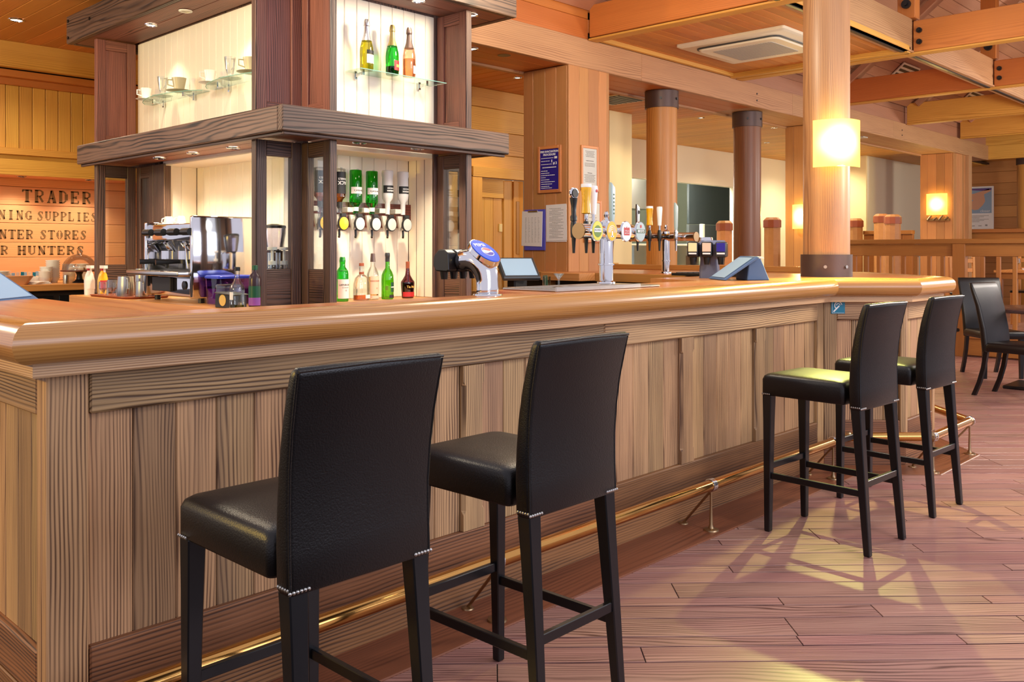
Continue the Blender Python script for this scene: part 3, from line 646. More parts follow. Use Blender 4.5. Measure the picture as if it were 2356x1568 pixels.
# ================================================================ THE BAR
bar = thing('bar_counter', 'long panelled timber bar counter with rounded oak edge', 'bar counter', (3, 2.5, 0))
def bar_run(p0, p1, bays, first=0, last=0, low=False):
    """bays: list of (x0, x1, nboards); muntins stand between them"""
    L = math.hypot(p1[0]-p0[0], p1[1]-p0[1]); F = cubmap((p0[0], p0[1], 0), (p1[0]-p0[0], p1[1]-p0[1]))
    mu = []; edges = [first]+[b[1] for b in bays]
    if first: bx('stile', (0, 0, 0), (first, .035, 1.0), BARW, bar, 'z', F, .004)
    if last: bx('stile', (L-last, 0, 0), (L, .035, 1.0), BARW, bar, 'z', F, .004)
    xa, xb = bays[0][0], bays[-1][1]; x = xa
    while x < xb-.02:
        xe = xb if xb-x < 3.4 else x+2.15
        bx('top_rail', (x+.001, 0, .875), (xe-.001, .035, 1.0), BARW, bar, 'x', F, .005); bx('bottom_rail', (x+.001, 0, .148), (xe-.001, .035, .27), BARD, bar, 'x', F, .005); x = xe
    for i, (a, b, n) in enumerate(bays):
        if i:
            m0, m1 = bays[i-1][1], a; w = (m1-m0)/2; c = (m0+m1)/2
            rings = []
            for z, ch in [(.271, .001), (.33, .001), (.345, .013), (.80, .013), (.815, .001), (.874, .001)]:
                rings.append([Vector((c-w, .034, z)), Vector((c-w, ch, z)), Vector((c-w+ch, .0, z)), Vector((c+w-ch, .0, z)), Vector((c+w, ch, z)), Vector((c+w, .034, z))])
            g = G(); g.loft(rings)
            # own frame: x up the grain
            R = F @ Matrix.Translation((c, .017, .57)) @ ROT['z']; Ri = R.inverted()
            mesh_obj('muntin', [Ri @ (F @ v_) for v_ in map(Vector, g.v)], g.f, [BARW], bar, R)
        bw = (b-a)/n
        for j in range(n): bx('panel_board', (a+j*bw+.0008, .021, .268), (a+(j+1)*bw-.0008, .035, .877), BARW if not low else BARD, bar, 'z', F, .0035)
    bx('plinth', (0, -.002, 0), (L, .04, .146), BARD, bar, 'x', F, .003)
    g = G(); g.box((.07, .036, 0), (L-.07, .06, 1.02)); g.make('carcass', [DKCAB], bar, F, smooth=False)
P = path
bays = []; x = .105
for i in range(6):
    e = .712+i*.7132; bays.append((x, e, 5)); x = e+.108
bays[-1] = (bays[-1][0], 4.30, 5)
bar_run(P[1], P[2], bays, .103, .082)
bar_run(P[0], (P[1][0], P[1][1]+.0362), [(.1, .62, 5), (.72, 1.128, 4)], .1, .035)
L2 = math.hypot(.35, .35); bar_run(P[2], P[3], [(.08, L2-.03, 4)], .08, .03)
bar_run(P[3], P[4], [(.04, .46, 4)], .04, .04)
bar_run(P[4], P[5], [(.05, .53, 4), (.6, 1.08, 4)], .05, .05)
bar_run(P[5], P[6], [(.06, 1.1, 9), (1.2, 2.3, 9)], .06, .05)
for o in sweep_parts('cornice_strip', path, [(.0, .985), (.046, .985), (.048, .988), (.048, 1.024), (0, 1.024)], FASC, bar): pass
prof = [(.0, 1.024), (.058, 1.022)]+[(.063+.051*math.cos(a), 1.073+.051*math.sin(a)) for a in [(-80+i*16)*pi/180 for i in range(11)]]+[(.054, 1.1245), (.0, 1.12)]
noses = sweep_parts('edge_roll', path, prof, OAK, bar)
# bar top
def slab(name, poly, z0, z1, mat, parent, rot=0):
    g = G(); R = Matrix.Rotation(rot, 4, 'Z'); c = Vector((poly[0][0], poly[0][1], 0)); F = Matrix.Translation(c) @ R; Fi = F.inverted()
    g.prism([((Fi @ Vector((p[0], p[1], 0))).x, (Fi @ Vector((p[0], p[1], 0))).y) for p in poly], z0, z1); return g.make(name, [mat], parent, F, smooth=False)
o1 = offset(path, .055)
slab('counter_top', [tuple(o1[0]), tuple(o1[1]), (1.145, 2.54), (1.18, 3.50), (.763, 3.6)], 1.08, 1.1205, OAKTOP, bar, pi/2)
slab('counter_top', [tuple(o1[1]), (3.2, o1[1].y), (3.2, 2.80), (2.76, 2.80), (2.72, 2.54), (1.1455, 2.54)], 1.08, 1.1203, OAKTOP, bar)
slab('counter_top', [(3.201, o1[1].y), tuple(o1[2]), (5.3, 3.25), (4.62, 3.25), (4.45, 2.80), (3.201, 2.80)], 1.08, 1.1202, OAKTOP, bar)
slab('counter_top', [tuple(o1[2]+Vector((.001, 0))), tuple(o1[3]), tuple(o1[4]), tuple(o1[5]), tuple(o1[6]), (5.42, o1[6].y), (5.42, 3.25), (5.301, 3.25)], 1.08, 1.1200, OAKTOP, bar, pi/2)
bx('raised_strip', (6.55, 2.95, 1.121), (6.60, 5.15, 1.165), OAK, bar, 'y'); bx('ledge_edge', (5.395, 3.26, 1.055), (5.42, 5.2, 1.119), OAK, bar, 'y')
bx('inner_cupboard', (.88, 2.46, .02), (5.1, 2.52, 1.07), DKCAB, bar); bx('inner_cupboard', (5.45, 3.3, .02), (6.5, 5.1, 1.07), DKCAB, bar)
# lower serving shelf beside the pillar
sh = thing('pine_shelf', 'low pine shelf fixed against the notice pillar', 'shelf', (5.4, 4.45, 1.06)); bx('shelf_board', (5.20, 4.30, 1.06), (5.39, 4.69, 1.12), WORKT, sh, 'y'); bx('bracket', (5.22, 4.62, .9), (5.30, 4.69, 1.058), WORKT, sh)
# sign on the angled front
t_ = thing('hearing_loop_sign', 'small teal hearing loop sign on angled bar front', 'sign', (5.265, 2.31, .95), -pi/4); M = wm(t_)
F2 = cubmap((P[2][0], P[2][1], 0), (.35, -.35)) @ Matrix.Translation((.045, 0, .955)); Mx = F2
t_.matrix_basis = F2; WMX[t_.name] = F2
sp_ = bx('sign_plate', (-.002, -.005, -.042), (.082, -.001, .042), TEAL, t_, 'x', F2, .001)
g = G(); g.tube([(.04+.022*math.cos(a), -.0062, .008+.022*math.sin(a)) for a in [i*pi/8+pi*.05 for i in range(11)]], .003, 6); g.tube([(.04+.011*math.cos(a), -.0062, .008+.011*math.sin(a)) for a in [i*pi/8 for i in range(9)]], .0025, 6)
g.box((0, -.0065, -.004), (.05, -.0052, .004), 0, Matrix.Translation((.012, 0, -.03)) @ Matrix.Rotation(-.8, 4, 'Y')); g.box((.004, -.0062, .036), (.076, -.0052, .0375)); g.box((.004, -.0062, -.038), (.076, -.0052, -.0365)); g.box((.003, -.0062, -.038), (.0045, -.0052, .0375))
g.make('ear_symbol', [WINK], sp_, F2)

# ---- brass foot rail
fr = thing('foot_rail', 'polished brass foot rail along the base of the bar', 'foot rail', (3, 2.22, 0))
RP = [Vector((.45, 2.22)), ]+[offset(path, .185)[i] for i in (2, 3, 4, 5, 6)]
RP[1] = Vector((RP[1].x, 2.22))
for a, b in zip(RP, RP[1:]):
    g = G(); d = (b-a).normalized()*.0; g.cyl((a.x, a.y, .212), (b.x, b.y, .212), .0255, n=20); g.make('rail_tube', [BRASS], fr)
for p in RP[1:5]:
    g = G(); g.lathe([(0.001, -.03), (.018, -.026), (.031, -.01), (.031, .01), (.018, .026), (.001, .03)], 16, Matrix.Translation((p.x, p.y, .212))); g.make('elbow_ball', [BRASSD], fr)
def rail_foot(x, y, nx, ny):
    s_ = thing('rail_bracket', 'x', 'bracket', (x, y, 0)); 
    g = G(); g.lathe([(.036, .004), (.034, .010), (.014, .014), (.0085, .03), (.006, .12), (.0055, .185), (.008, .186)], 14, Matrix.Translation((x, y, 0))); g.make('standard', [BRASSD], fr)
    g = G(); g.cyl((x, y, .185), (x+nx*.15, y+ny*.15, .008), .006, n=8); g.lathe([(.024, .004), (.022, .008), (.008, .012)], 12, Matrix.Translation((x+nx*.15, y+ny*.15, 0))); g.make('rear_strut', [BRASSD], fr)
    g = G(); q = Matrix.Translation((x, y, .212)) @ Matrix.Rotation(math.atan2(-nx, ny), 4, 'Z'); g.lathe([(.027, -.014), (.031, -.012), (.031, .012), (.027, .014)], 16, q @ Matrix.Rotation(pi/2, 4, 'Y'), caps=False); g.make('collar', [CHROME], fr)
    bpy.data.objects.remove(s_)
for X in (.83, 2.235, 3.637, 4.93): rail_foot(X, 2.22, 0, 1)
for a in (2, 3, 4): p = RP[a]; rail_foot(p.x, p.y, [0, 0, .38, -.38, -.7][a], [0, 0, .92, .92, .7][a])

# ================================================================ BAR STOOLS
def rrect(cx, cy, hx, hy, r, z, n=4):
    pts = []
    for (sx, sy, a0) in ((1, 1, 0), (-1, 1, pi/2), (-1, -1, pi), (1, -1, 3*pi/2)):
        for i in range(n+1):
            a = a0+i*pi/2/n; pts.append(Vector((cx+sx*(hx-r)+r*math.cos(a), cy+sy*(hy-r)+r*math.sin(a), z)))
    return pts
def make_stool(x, y, rz, label):
    t_ = thing('bar_stool', label, 'bar stool', (x, y, 0), rz, 'leather bar stools along the counter'); M = wm(t_)
    g = G(); hx = .182; prof = []
    for z, sh, r in [(.628, .004, .016), (.634, .0, .018), (.70, -.001, .022), (.716, .004, .028), (.724, .014, .034), (.729, .034, .045), (.732, .09, .06)]:
        g_r = rrect(0, .048, hx-sh, .202-sh, r, z, 5); prof.append(g_r)
    g.loft(prof); st_ = g.make('seat', [LEATH], t_, M, auto=1.2)
    g = G(); rings = []
    for z, yc, th, hw in [(.612, -.202, .050, .181), (.62, -.202, .054, .184), (.70, -.199, .054, .184), (.78, -.200, .050, .184), (.86, -.207, .046, .186), (.94, -.220, .041, .188), (1.01, -.237, .037, .190), (1.05, -.249, .033, .191), (1.062, -.253, .028, .189), (1.068, -.254, .016, .184)]:
        rings.append(rrect(0, yc, hw, th/2, min(.012, th*.35), z, 3))
    g.loft(rings); br = g.make('backrest', [LEATH], t_, M, auto=1.2)
    for s_ in (-1, 1):
        g = G(); g.tube([(s_*(hw-.004), yc-th/2+.003, z) for z, yc, th, hw in [(.622, -.202, .054, .184), (.70, -.199, .054, .184), (.78, -.200, .050, .184), (.86, -.207, .046, .186), (.94, -.220, .041, .188), (1.01, -.237, .037, .190), (1.058, -.251, .031, .191)]], .0032, 6); g.make('piping', [LEATHC], br, M)
    g = G(); g.tube([(-.187, -.267, 1.062), (0, -.268, 1.065), (.187, -.267, 1.062)], .0032, 6); g.make('piping', [LEATHC], br, M)
    def leg(x0, y0, x1, y1, z1):
        g = G(); g.loft([[Vector((x0+a*.014, y0+b*.014, .001)) for a, b in ((-1, -1), (1, -1), (1, 1), (-1, 1))], [Vector((x0+(x1-x0)*.8+a*.02, y0+(y1-y0)*.8+b*.02, z1*.8)) for a, b in ((-1, -1), (1, -1), (1, 1), (-1, 1))], [Vector((x1+a*.0225, y1+b*.0225, z1)) for a, b in ((-1, -1), (1, -1), (1, 1), (-1, 1))]])
        o = g.make('leg', [BLACKW], t_, M, smooth=False); bm = o.modifiers.new('b', 'BEVEL'); bm.width = .003; bm.segments = 1
    for s_ in (-1, 1):
        leg(s_*.166, .222, s_*.158, .222, .63); leg(s_*.168, -.252, s_*.158, -.202, .615)
        beam('stretcher', (s_*.163, -.235, .258), (s_*.163, .222, .258), .017, .028, BLACKW, t_, frame=M, bev=.002)
        for yy, zz, w in ((.222, .628, .0225), (-.202, .618, .0225)):
            g = G(); 
            for k_ in range(6):
                if yy < 0: g.lathe([(.0045, 0), (.0032, .0022), (.0005, .0032)], 6, Matrix.Translation((s_*(.183)-s_*k_*.0088, -.2295, zz+.002)) @ Matrix.Rotation(pi/2, 4, 'X'))
                if k_ < 5: g.lathe([(.0045, 0), (.0032, .0022), (.0005, .0032)], 6, Matrix.Translation((s_*.1835, yy+(.02 if yy > 0 else -.02)-(k_*.0088)*(1 if yy > 0 else -1), zz+.006)) @ Matrix.Rotation(s_*pi/2, 4, 'Y'))
            tag(g.make('nailheads', [STEEL], br if yy < 0 else st_, M), kind='stuff')
    beam('stretcher', (-.163, -.232, .298), (.163, -.232, .298), .017, .028, BLACKW, t_, frame=M, bev=.002)
    beam('stretcher', (-.163, .222, .300), (.163, .222, .300), .017, .028, BLACKW, t_, frame=M, bev=.002)
    return t_
make_stool(1.16, 1.775, .0, 'black leather bar stool standing next to the left end of the bar')
make_stool(1.865, 1.785, .01, 'black leather bar stool, second along the bar, in front of its middle panels')
make_stool(3.975, 1.80, -.05, 'black leather bar stool with green-lit seat, third along the bar')
make_stool(4.745, 1.80, -.05, 'black leather bar stool nearest the angled end of the bar')

# ================================================================ BACK BAR UNIT (dark gantry)
bu = thing('back_bar_unit', 'dark stained timber back bar unit with glazed wings and lit cream niches', 'bar shelving', (3.4, 5.4, 0))
XL, YF, XR, YB = 2.83, 4.36, 3.84, 6.51
WX, WY, WXR = 2.55, 4.09, 4.12
def wing(F, L, z0, z1, zg0, zg1, glass, end_lo=False, end_hi=False):
    """framed panel; frame F: x along the panel, -y outward"""
    th = .042; sw = .062
    bx('wing_stile', (0, 0, z0), (sw, th, z1), DARK if glass else DARKR, bu, 'z', F, .003); bx('wing_stile', (L-sw, 0, z0), (L, th, z1), DARK if glass else DARKR, bu, 'z', F, .003)
    if glass:
        bx('wing_rail', (sw, .003, zg1), (L-sw, th-.003, z1), DARK, bu, 'x', F); bx('wing_panel', (sw, .008, z0), (L-sw, th-.008, zg0-.0), DARK, bu, 'x', F)
        bx('glass_pane', (sw-.003, .018, zg0), (L-sw+.003, .024, zg1), PANE, bu, 'x', F, .0)
    else:
        bx('wing_rail', (sw, .003, z1-.07), (L-sw, th-.003, z1), DARKR, bu, 'x', F); bx('wing_rail', (sw, .003, z0), (L-sw, th-.003, z0+.06), DARKR, bu, 'x', F)
        bx('wing_panel', (sw, .014, z0+.06), (L-sw, th-.014, z1-.07), DARKR, bu, 'z', F)
for lo, hi, g0, g1, gl in [(.99, 1.895, 1.19, 1.81, True), (2.045, 2.785, 0, 0, False)]:
    wing(facing((WX, YF, 0), 0), XL-WX, lo, hi, g0, g1, gl)                     # face A, beside left niche
    wing(facing((XL, YF, 0), -pi/2), YF-WY, lo, hi, g0, g1, gl)                  # face B, beside right niche
    wing(facing((WX, YB, 0), 0), XL-WX, lo, hi, g0, g1, gl)                      # far left wing
    if gl: wing(facing((XL, YB-.002, 0), -pi/2), .27, lo, hi, g0, g1, gl)               # its return
    wing(facing((XR, YF, 0), -pi/2), YF-WY, lo, hi, g0, g1, gl)                  # right wing
    wing(facing((XR+.044, YF, 0), 0), WXR-XR-.044, lo, hi, g0, g1, gl)
    for (a, b, c, d) in [(XL, WY-.004, .044, .04), (XR, WY-.004, .044, .04)]: bx('post_edge', (a-.001, b-.004, lo), (a+c, b+.0, hi), DARK, bu, 'z')
    bx('post_edge', (WX-.006, YF, lo), (WX-.001, YF+.044, hi), DARK, bu, 'z')
bx('corner_post', (XL, 6.06, .99), (XL+.05, 6.235, 1.895), DARK, bu, 'z')
# core and niches
def vboards(F, L, z0, z1, w, mat, name='cream_board'):
    n = round(L/w); w = L/n
    for i in range(n): bx(name, (i*w+.0008, 0, z0), ((i+1)*w-.0008, .012, z1), mat, bu, 'z', F, .003)
vboards(facing((XL+.008, 6.50, 0), -pi/2), 2.13, 2.045, 2.785, .089, PANEL); vboards(facing((XL+.03, YF+.008, 0), 0), XR-XL-.03, 2.045, 2.785, .092, PANEL)
vboards(facing((3.09, 6.10, 0), -pi/2), 1.46, .99, 1.93, .092, PANEL); vboards(facing((2.86, 6.10, 0), 0), .23, .99, 1.93, .092, PANEL)
vboards(facing((2.88, 4.62, 0), 0), .94, .99, 1.93, .094, PANEL); vboards(facing((3.82, 4.62, 0), -pi/2), .24, .99, 1.93, .08, PANEL)
bx('niche_head', (2.86, 4.38, 1.88), (3.82, 4.63, 1.93), PANEL, bu); bx('niche_head', (2.84, 4.65, 1.88), (3.10, 6.1, 1.93), PANEL, bu, 'y')
bx('core_side', (XR, YF+.05, .99), (XR+.02, 6.5, 3.0), DARK, bu, 'z')
for nm, lo, hi in [('core_block', (2.846, 4.376, 1.935), (3.838, 6.50, 2.99)), ('core_block', (3.106, 4.64, .991), (3.80, 6.45, 1.93)), ('core_block', (3.821, 4.362, .991), (3.858, 4.66, 2.99)), ('core_block', (2.845, 4.364, .991), (2.879, 4.45, 1.93)), ('core_block', (2.845, 6.236, .991), (3.12, 6.50, 1.93))]:
    bx(nm, lo, hi, DARK, bu, 'z')
# lower canopy
BX0, BX1, BY0, BY1 = 2.49, 4.15, 4.01, 6.71
for nm, zlo, zhi, x0, x1, y0_, y1_ in [('lower', 1.905, 2.04, BX0, BX1, BY0, BY1), ('upper', 2.79, 2.99, 2.48, 4.21, 4.0, 6.88)]:
    bx('canopy_beam', (x0, y0_, zlo), (x1, y0_+.045, zhi), DARKB, bu, 'x', bev=.006); bx('canopy_beam', (x0, y0_+.046, zlo), (x0+.045, y1_, zhi), DARKB, bu, 'y', bev=.006)
    bx('canopy_beam', (x0+.046, y1_-.045, zlo), (x1, y1_, zhi), DARKB, bu, 'x', bev=.006); bx('canopy_beam', (x1-.045, y0_+.046, zlo), (x1, y1_-.046, zhi), DARKB, bu, 'y', bev=.006)
    for i in range(2): bx('soffit_board', (x0+.046+i*.155, y0_+.046, zlo+.004), (x0+.046+(i+1)*.155-.002, y1_-.046, zlo+.02), DARKR, bu, 'y')
    for i in range(2): bx('soffit_board', (x0+.046+.31, y0_+.046+i*.155, zlo+.004), (x1-.046, y0_+.046+(i+1)*.155-.002, zlo+.02), DARKR, bu, 'x')
    bx('soffit_board', (XR, y0_+.36, zlo+.004), (x1-.046, y1_-.046, zlo+.02), DARKR, bu, 'y')
for a in [(BX0+.03, BY0+.03)]:
    bx('under_moulding', (BX0+.02, BY0+.02, 1.888), (BX1-.02, BY0+.04, 1.904), DARK, bu); bx('under_moulding', (BX0+.02, BY0+.041, 1.888), (BX0+.04, BY1-.02, 1.904), DARK, bu, 'y')
for (x_, y_, z_) in [(2.478, 6.84, 2.95), (2.478, 6.84, 2.83), (2.478, 6.45, 2.90)]:
    g = G(); g.cyl((x_+.004, y_, z_), (x_-.006, y_, z_), .011, n=8); g.make('bolt', [BLACK], bu)
g = G(); g.cyl((4.13, 4.002, 2.90), (4.13, 3.99, 2.90), .011, n=8); g.make('bolt', [BLACK], bu)
# worktop and cupboards
wt = thing('back_bar_worktop', 'beech worktop around the back bar unit', 'worktop', (3, 5, .94))
bx('worktop_left', (2.33, 4.08, .945), (2.82, 6.40, .99), WORKT, wt, 'y', bev=.004); bx('worktop_left_niche', (2.8205, 4.36, .945), (3.09, 6.09, .9898), WORKT, wt, 'y', bev=.001)
bx('worktop_front', (2.8205, 3.98, .945), (4.15, 4.358, .9899), WORKT, wt, bev=.001); bx('worktop_front_niche', (3.0905, 4.3585, .945), (3.82, 4.62, .9897), WORKT, wt, bev=.001)
bx('front_lipping', (2.325, 4.08, .93), (2.3295, 6.40, .989), WORKT, wt, 'y', bev=.001); bx('leg_post', (2.36, 6.32, 0), (2.42, 6.38, .944), WORKT, wt, 'z')
cb = thing('under_counter_fridge', 'dark under counter cupboards below the coffee machine', 'cupboard', (2.7, 5.2, 0))
bx('body', (2.42, 4.1, .02), (3.0, 6.3, .925), DKCAB, cb, 'y'); bx('body', (2.9, 4.1, .02), (4.1, 4.6, .925), DKCAB, cb)
for i in range(4):
    cd = bx('cupboard_door', (2.405, 4.15+i*.5, .1), (2.419, 4.62+i*.5, .90), BLACK, cb, 'y'); bx('door_handle', (2.385, 4.3+i*.5, .86), (2.404, 4.46+i*.5, .875), STEEL, cd, 'y')

for i, (x, y) in enumerate([(2.69, 5.83), (2.70, 5.38), (2.72, 4.92), (3.09, 4.17), (3.51, 4.16)]):
    downlight(x, y, 1.906, ['lit downlight under the lower canopy nearest the far left wing', 'middle lit downlight under the left side of the lower canopy', 'lit downlight under the lower canopy nearest the corner wing', 'lit downlight in the lower canopy above the green spirit bottles', 'lit downlight in the lower canopy beside the right wing'][i], power=20, ang=130, grp='downlights of the back bar unit')
for i, (x, y, lit) in enumerate([(2.655, 5.88, True), (2.65, 5.38, False), (2.66, 4.90, True), (3.05, 4.17, True), (3.51, 4.15, True), (3.96, 4.16, True)]):
    downlight(x, y, 2.791, ['lit downlight above the left pair of cups', 'unlit downlight between the two cup shelves', 'lit downlight above the right cup shelf', 'lit downlight above the dark corner wing', 'lit downlight above the sparkling wine bottles', 'lit downlight at the right corner of the upper canopy'][i], lit, 15, 85, 'downlights of the back bar unit')
for i, (x, y, z) in enumerate([(2.83, 8.93, 1.9645), (3.42, 8.9, 1.9645)]): downlight(x, y, z, ['downlight over the first letters of the stencilled sign', 'downlight over the end of the stencilled sign'][i], power=16, ang=130, grp='downlights above the sign')
downlight(2.39, 7.66, 3.089, 'bright ceiling spotlight beside the left beam', power=55, ang=140, r=.05)
downlight(4.64, 4.86, 2.794, 'small spotlight in the beam soffit beside the dark canopy', power=4, ang=100)
downlight(10.6, 5.55, 2.849, 'ceiling spotlight left of the big lamp column', power=12, ang=120)
downlight(8.06, 5.7, 2.849, 'ceiling spotlight hidden beside the orange column', power=12, ang=120)
downlight(5.9, 5.6, 2.849, 'ceiling spotlight behind the notice pillar', power=34, ang=120)
for i, (a, b) in enumerate(REAR): downlight(a, b, 2.849, 'added fill spotlight in the rear plank ceiling, %s' % ['above the lobby door', 'above the kitchen pass', 'near the dark screens', 'before the pale return wall', 'beyond the wall lamp pillar', 'just behind the main beam', 'behind the main beam near the waiter station'][i], power=70, ang=150, grp='added rear fill spotlights')  # spots added as fill to brighten the rear room
cv = thing('ceiling_vent', 'square ceiling vent with dark grille beside the pillar top', 'vent', (7.45, 5.65, 2.84)); bx('vent_frame', (7.2, 5.42, 2.836), (7.68, 5.90, 2.849), ACW, cv); bx('dark_grille', (7.23, 5.45, 2.832), (7.65, 5.87, 2.8355), BLACK, cv)
for i in range(6): bx('vent_slat', (7.24, 5.48+i*.065, 2.829), (7.64, 5.49+i*.065, 2.8318), DKGREY, cv, 'x', None, .0005)
tag(bx('ceiling_speaker', (11.8, 4.9, 2.78), (11.95, 5.05, 2.7945), FOAMW, None), 'pale flat speaker in the beam soffit right of the lamp', 'speaker')

# ================================================================ BOTTLES AND BAR THINGS
def band(g, r, z0, z1, a0=-160, a1=-20, n=14, mi=0, th=.0006):
    """a printed paper wrapped round the front of a bottle (front is -Y)"""
    A0, A1 = math.radians(a0), math.radians(a1); v = []
    for i in range(n+1):
        a = A0+(A1-A0)*i/n
        for rr, z in ((r, z0), (r, z1), (r+th, z1), (r+th, z0)): v.append(((rr)*math.cos(a), rr*math.sin(a), z))
    f = []
    for i in range(n):
        for k_ in range(4): f.append((i*4+k_, i*4+(k_+1) % 4, (i+1)*4+(k_+1) % 4, (i+1)*4+k_))
    f += [(0, 1, 2, 3), (n*4, n*4+3, n*4+2, n*4+1)]
    g.add(v, f, mi)
def bottle(name, loc, body, mat, label, caps=(), labels=(), texts=(), liquid=None, rz=0, flip=None, group=None, scale=1, cat='bottle', flat=1):
    M = Matrix.Translation(loc) @ Matrix.Rotation(rz, 4, 'Z')
    if flip: M = M @ Matrix.Translation((0, 0, flip)) @ Matrix.Rotation(pi, 4, 'Y')
    M = M @ Matrix.Scale(scale, 4) @ Matrix.Diagonal((1, flat, 1, 1))
    t_ = tag(link(name, None, Matrix.Translation(loc)), label, cat, group)
    g = G(); g.lathe(body, 24); g.make('glass_body', [mat], t_, M, auto=1.2)
    if liquid:
        g = G(); lv = liquid[1]; pr = [(r*.9, max(z, .006)) for r, z in body if z < lv]; rl = next(r for r, z in body if z >= lv); pr.append((rl*.9, lv)); g.lathe(pr, 20); g.make('liquid', [liquid[0]], t_, M)
    for nm, prof_, cm in caps: g = G(); g.lathe(prof_, 20); g.make(nm, [cm], t_, M, auto=.7)
    lo_ = t_
    for r, z0, z1, a0, a1, lm in labels:
        g = G(); band(g, r, z0, z1, a0, a1); o_ = g.make('paper_label', [lm], t_, M); lo_ = o_ if lo_ is t_ else lo_
    for body_, size, z, r, tm, ang in texts: text('lettering', body_, size, M @ Matrix.Rotation(math.radians(ang), 4, 'Z') @ Matrix.Translation((0, 0, z)), tm, lo_, .0003, bend=r, bold=.0003)
    return t_
def capp(r, z0, z1, r2=None): return [(r, z0), (r2 or r, z1-.002), ((r2 or r)-.002, z1)]
Zt = .9902
SH = 'bottles standing on the back bar worktop'
bottle('spirit_bottle', (3.165, 4.44, Zt), [(.034, 0), (.036, .004), (.036, .165), (.033, .182), (.0175, .205), (.0165, .225), (.0185, .24), (.0150, .262), (.0145, .264)], GRN, 'green glass whisky bottle with large white label and white cap',
    [('cap', capp(.0145, .236, .266), WHITE)], [(.0366, .018, .132, -165, -25, PAPER), (.030, .178, .186, -150, -40, PAPER)], [('LAPHROAIG', .0155, .098, .0375, DKGREY, 5), ('ISLAY SINGLE MALT', .0055, .082, .0375, INK, 5), ('10', .014, .065, .0375, INK, 5)], None, -.12, group=SH)
bottle('spirit_bottle', (3.305, 4.44, Zt), [(.055, 0), (.058, .005), (.058, .06), (.056, .10), (.046, .135), (.028, .152), (.0165, .157), (.0165, .205), (.018, .21)], GLASS, 'wide clear arched bourbon bottle with brown stopper',
    [('cap', capp(.017, .208, .226), BRNL), ('neck_wrap', [(.0172, .158), (.0172, .172)], BRNL)], [(.0586, .012, .034, -85, -30, PAPER)], (), (AMB, .032), flat=.6, group=SH)
bottle('spirit_bottle', (3.405, 4.46, Zt), [(.034, 0), (.036, .004), (.037, .13), (.036, .158), (.028, .182), (.0145, .205), (.0125, .24)], GLASS, 'clear whisky bottle with cream oval label and dark capsule',
    [('cap', capp(.0165, .232, .284, .013), GREYF)], [(.0376, .035, .145, -150, -35, PINKG), (.0376, .008, .026, -150, -35, PINKG)], [('KNOCKANDO', .0125, .115, .0383, BRNL, 2), ('12', .012, .07, .0383, BRNL, 4)], (AMBL, .14), group=SH)
bottle('wine_bottle', (3.503, 4.44, Zt), [(.034, 0), (.0375, .005), (.0385, .12), (.037, .148), (.028, .172), (.0148, .192), (.0135, .215), (.0135, .25)], GRN2, 'bright green wine bottle with dark label and grey capsule',
    [('cap', [(.0142, .232), (.0142, .262), (.0158, .266), (.0158, .282), (.013, .288)], DKGREY)], [(.039, .045, .105, -95, -45, GRNL), (.039, .057, .083, -148, -122, GRNB), (.039, .008, .028, -110, -50, BLKL)], [('HARDYS', .009, .075, .0398, WINK, 20)], group=SH)
bottle('liqueur_bottle', (3.665, 4.44, Zt), [(.038, 0), (.040, .004), (.043, .04), (.047, .092), (.046, .104), (.034, .12), (.018, .145), (.0135, .175), (.0125, .215)], DBRN, 'dark brown liqueur bottle with gold script and red swirl',
    [('cap', capp(.0132, .185, .232), BRNL)], [(.0440, .010, .04, -170, -20, REDL)], [('Tia Maria', .021, .072, .0468, GOLD, 8)], (RUBY, .10), flat=.8, group=SH)
# sparkling wines on the glass shelf
def bracket_shelf(F, L, dep, z, label, brs, curved=True):
    t_ = thing('glass_shelf', label, 'shelf', F.translation, group='small glass shelves on the cream boards'); 
    g = G()
    if curved:
        n = 12; v = [(0, 0)]+[(L*i/n, -dep*math.sin(pi*i/n)**.6 if 0 < i < n else -.0) for i in range(n+1)]+[(L, 0)]; v = [(0, 0)]+[(L*i/n, -.05-(dep-.05)*math.sin(pi*i/n)**.7) for i in range(n+1)]+[(L, 0)]
    else: v = [(0, 0), (.0, -dep+.0), (L, -dep), (L, 0)]
    v = v[::-1]
    g.prism(v, z, z+.006); g.make('shelf_pane', [SHELFG], t_, F, smooth=False)
    g = G(); g.tube([(x, y-.0005, z+.003) for x, y in v[1:-1] if True], .0026, 5); g.make('polished_edge', [EDGEG], t_, F)
    for b in brs:
        g = G(); g.box((b-.009, -.012, z-.035), (b+.009, -.0005, z+.012)); g.prism([(-.001, z-.03), (-.075, z-.004), (-.075, z-.0005), (-.001, z-.001)], b-.005, b+.005, 0, Matrix(((0, 0, 1, 0), (1, 0, 0, 0), (0, 1, 0, 0), (0, 0, 0, 1)))); g.box((b-.008, -.085, z-.018), (b+.008, -.07, z+.012)); g.make('bracket', [CHROME], t_, F, smooth=False)
bracket_shelf(facing((3.13, 4.364, 0), 0), .66, .15, 2.338, 'straight glass shelf holding three sparkling wine bottles', (.07, .56), False)
CH = [(.036, 0), (.040, .006), (.0405, .11), (.039, .135), (.030, .175), (.0185, .21), (.0150, .24), (.0145, .265)]
def champ(x, y, mat, label, foil, labs, tx=(), liq=None):
    bottle('sparkling_wine_bottle', (x, y, 2.3445), CH, mat, label, [('foil', [(.0305, .176), (.0192, .211), (.0158, .241), (.0152, .262), (.0185, .266), (.0185, .274), (.0165, .292), (.012, .305), (.001, .307)], foil)], labs, tx, liq, scale=.985, group='sparkling wine bottles on the glass shelf')
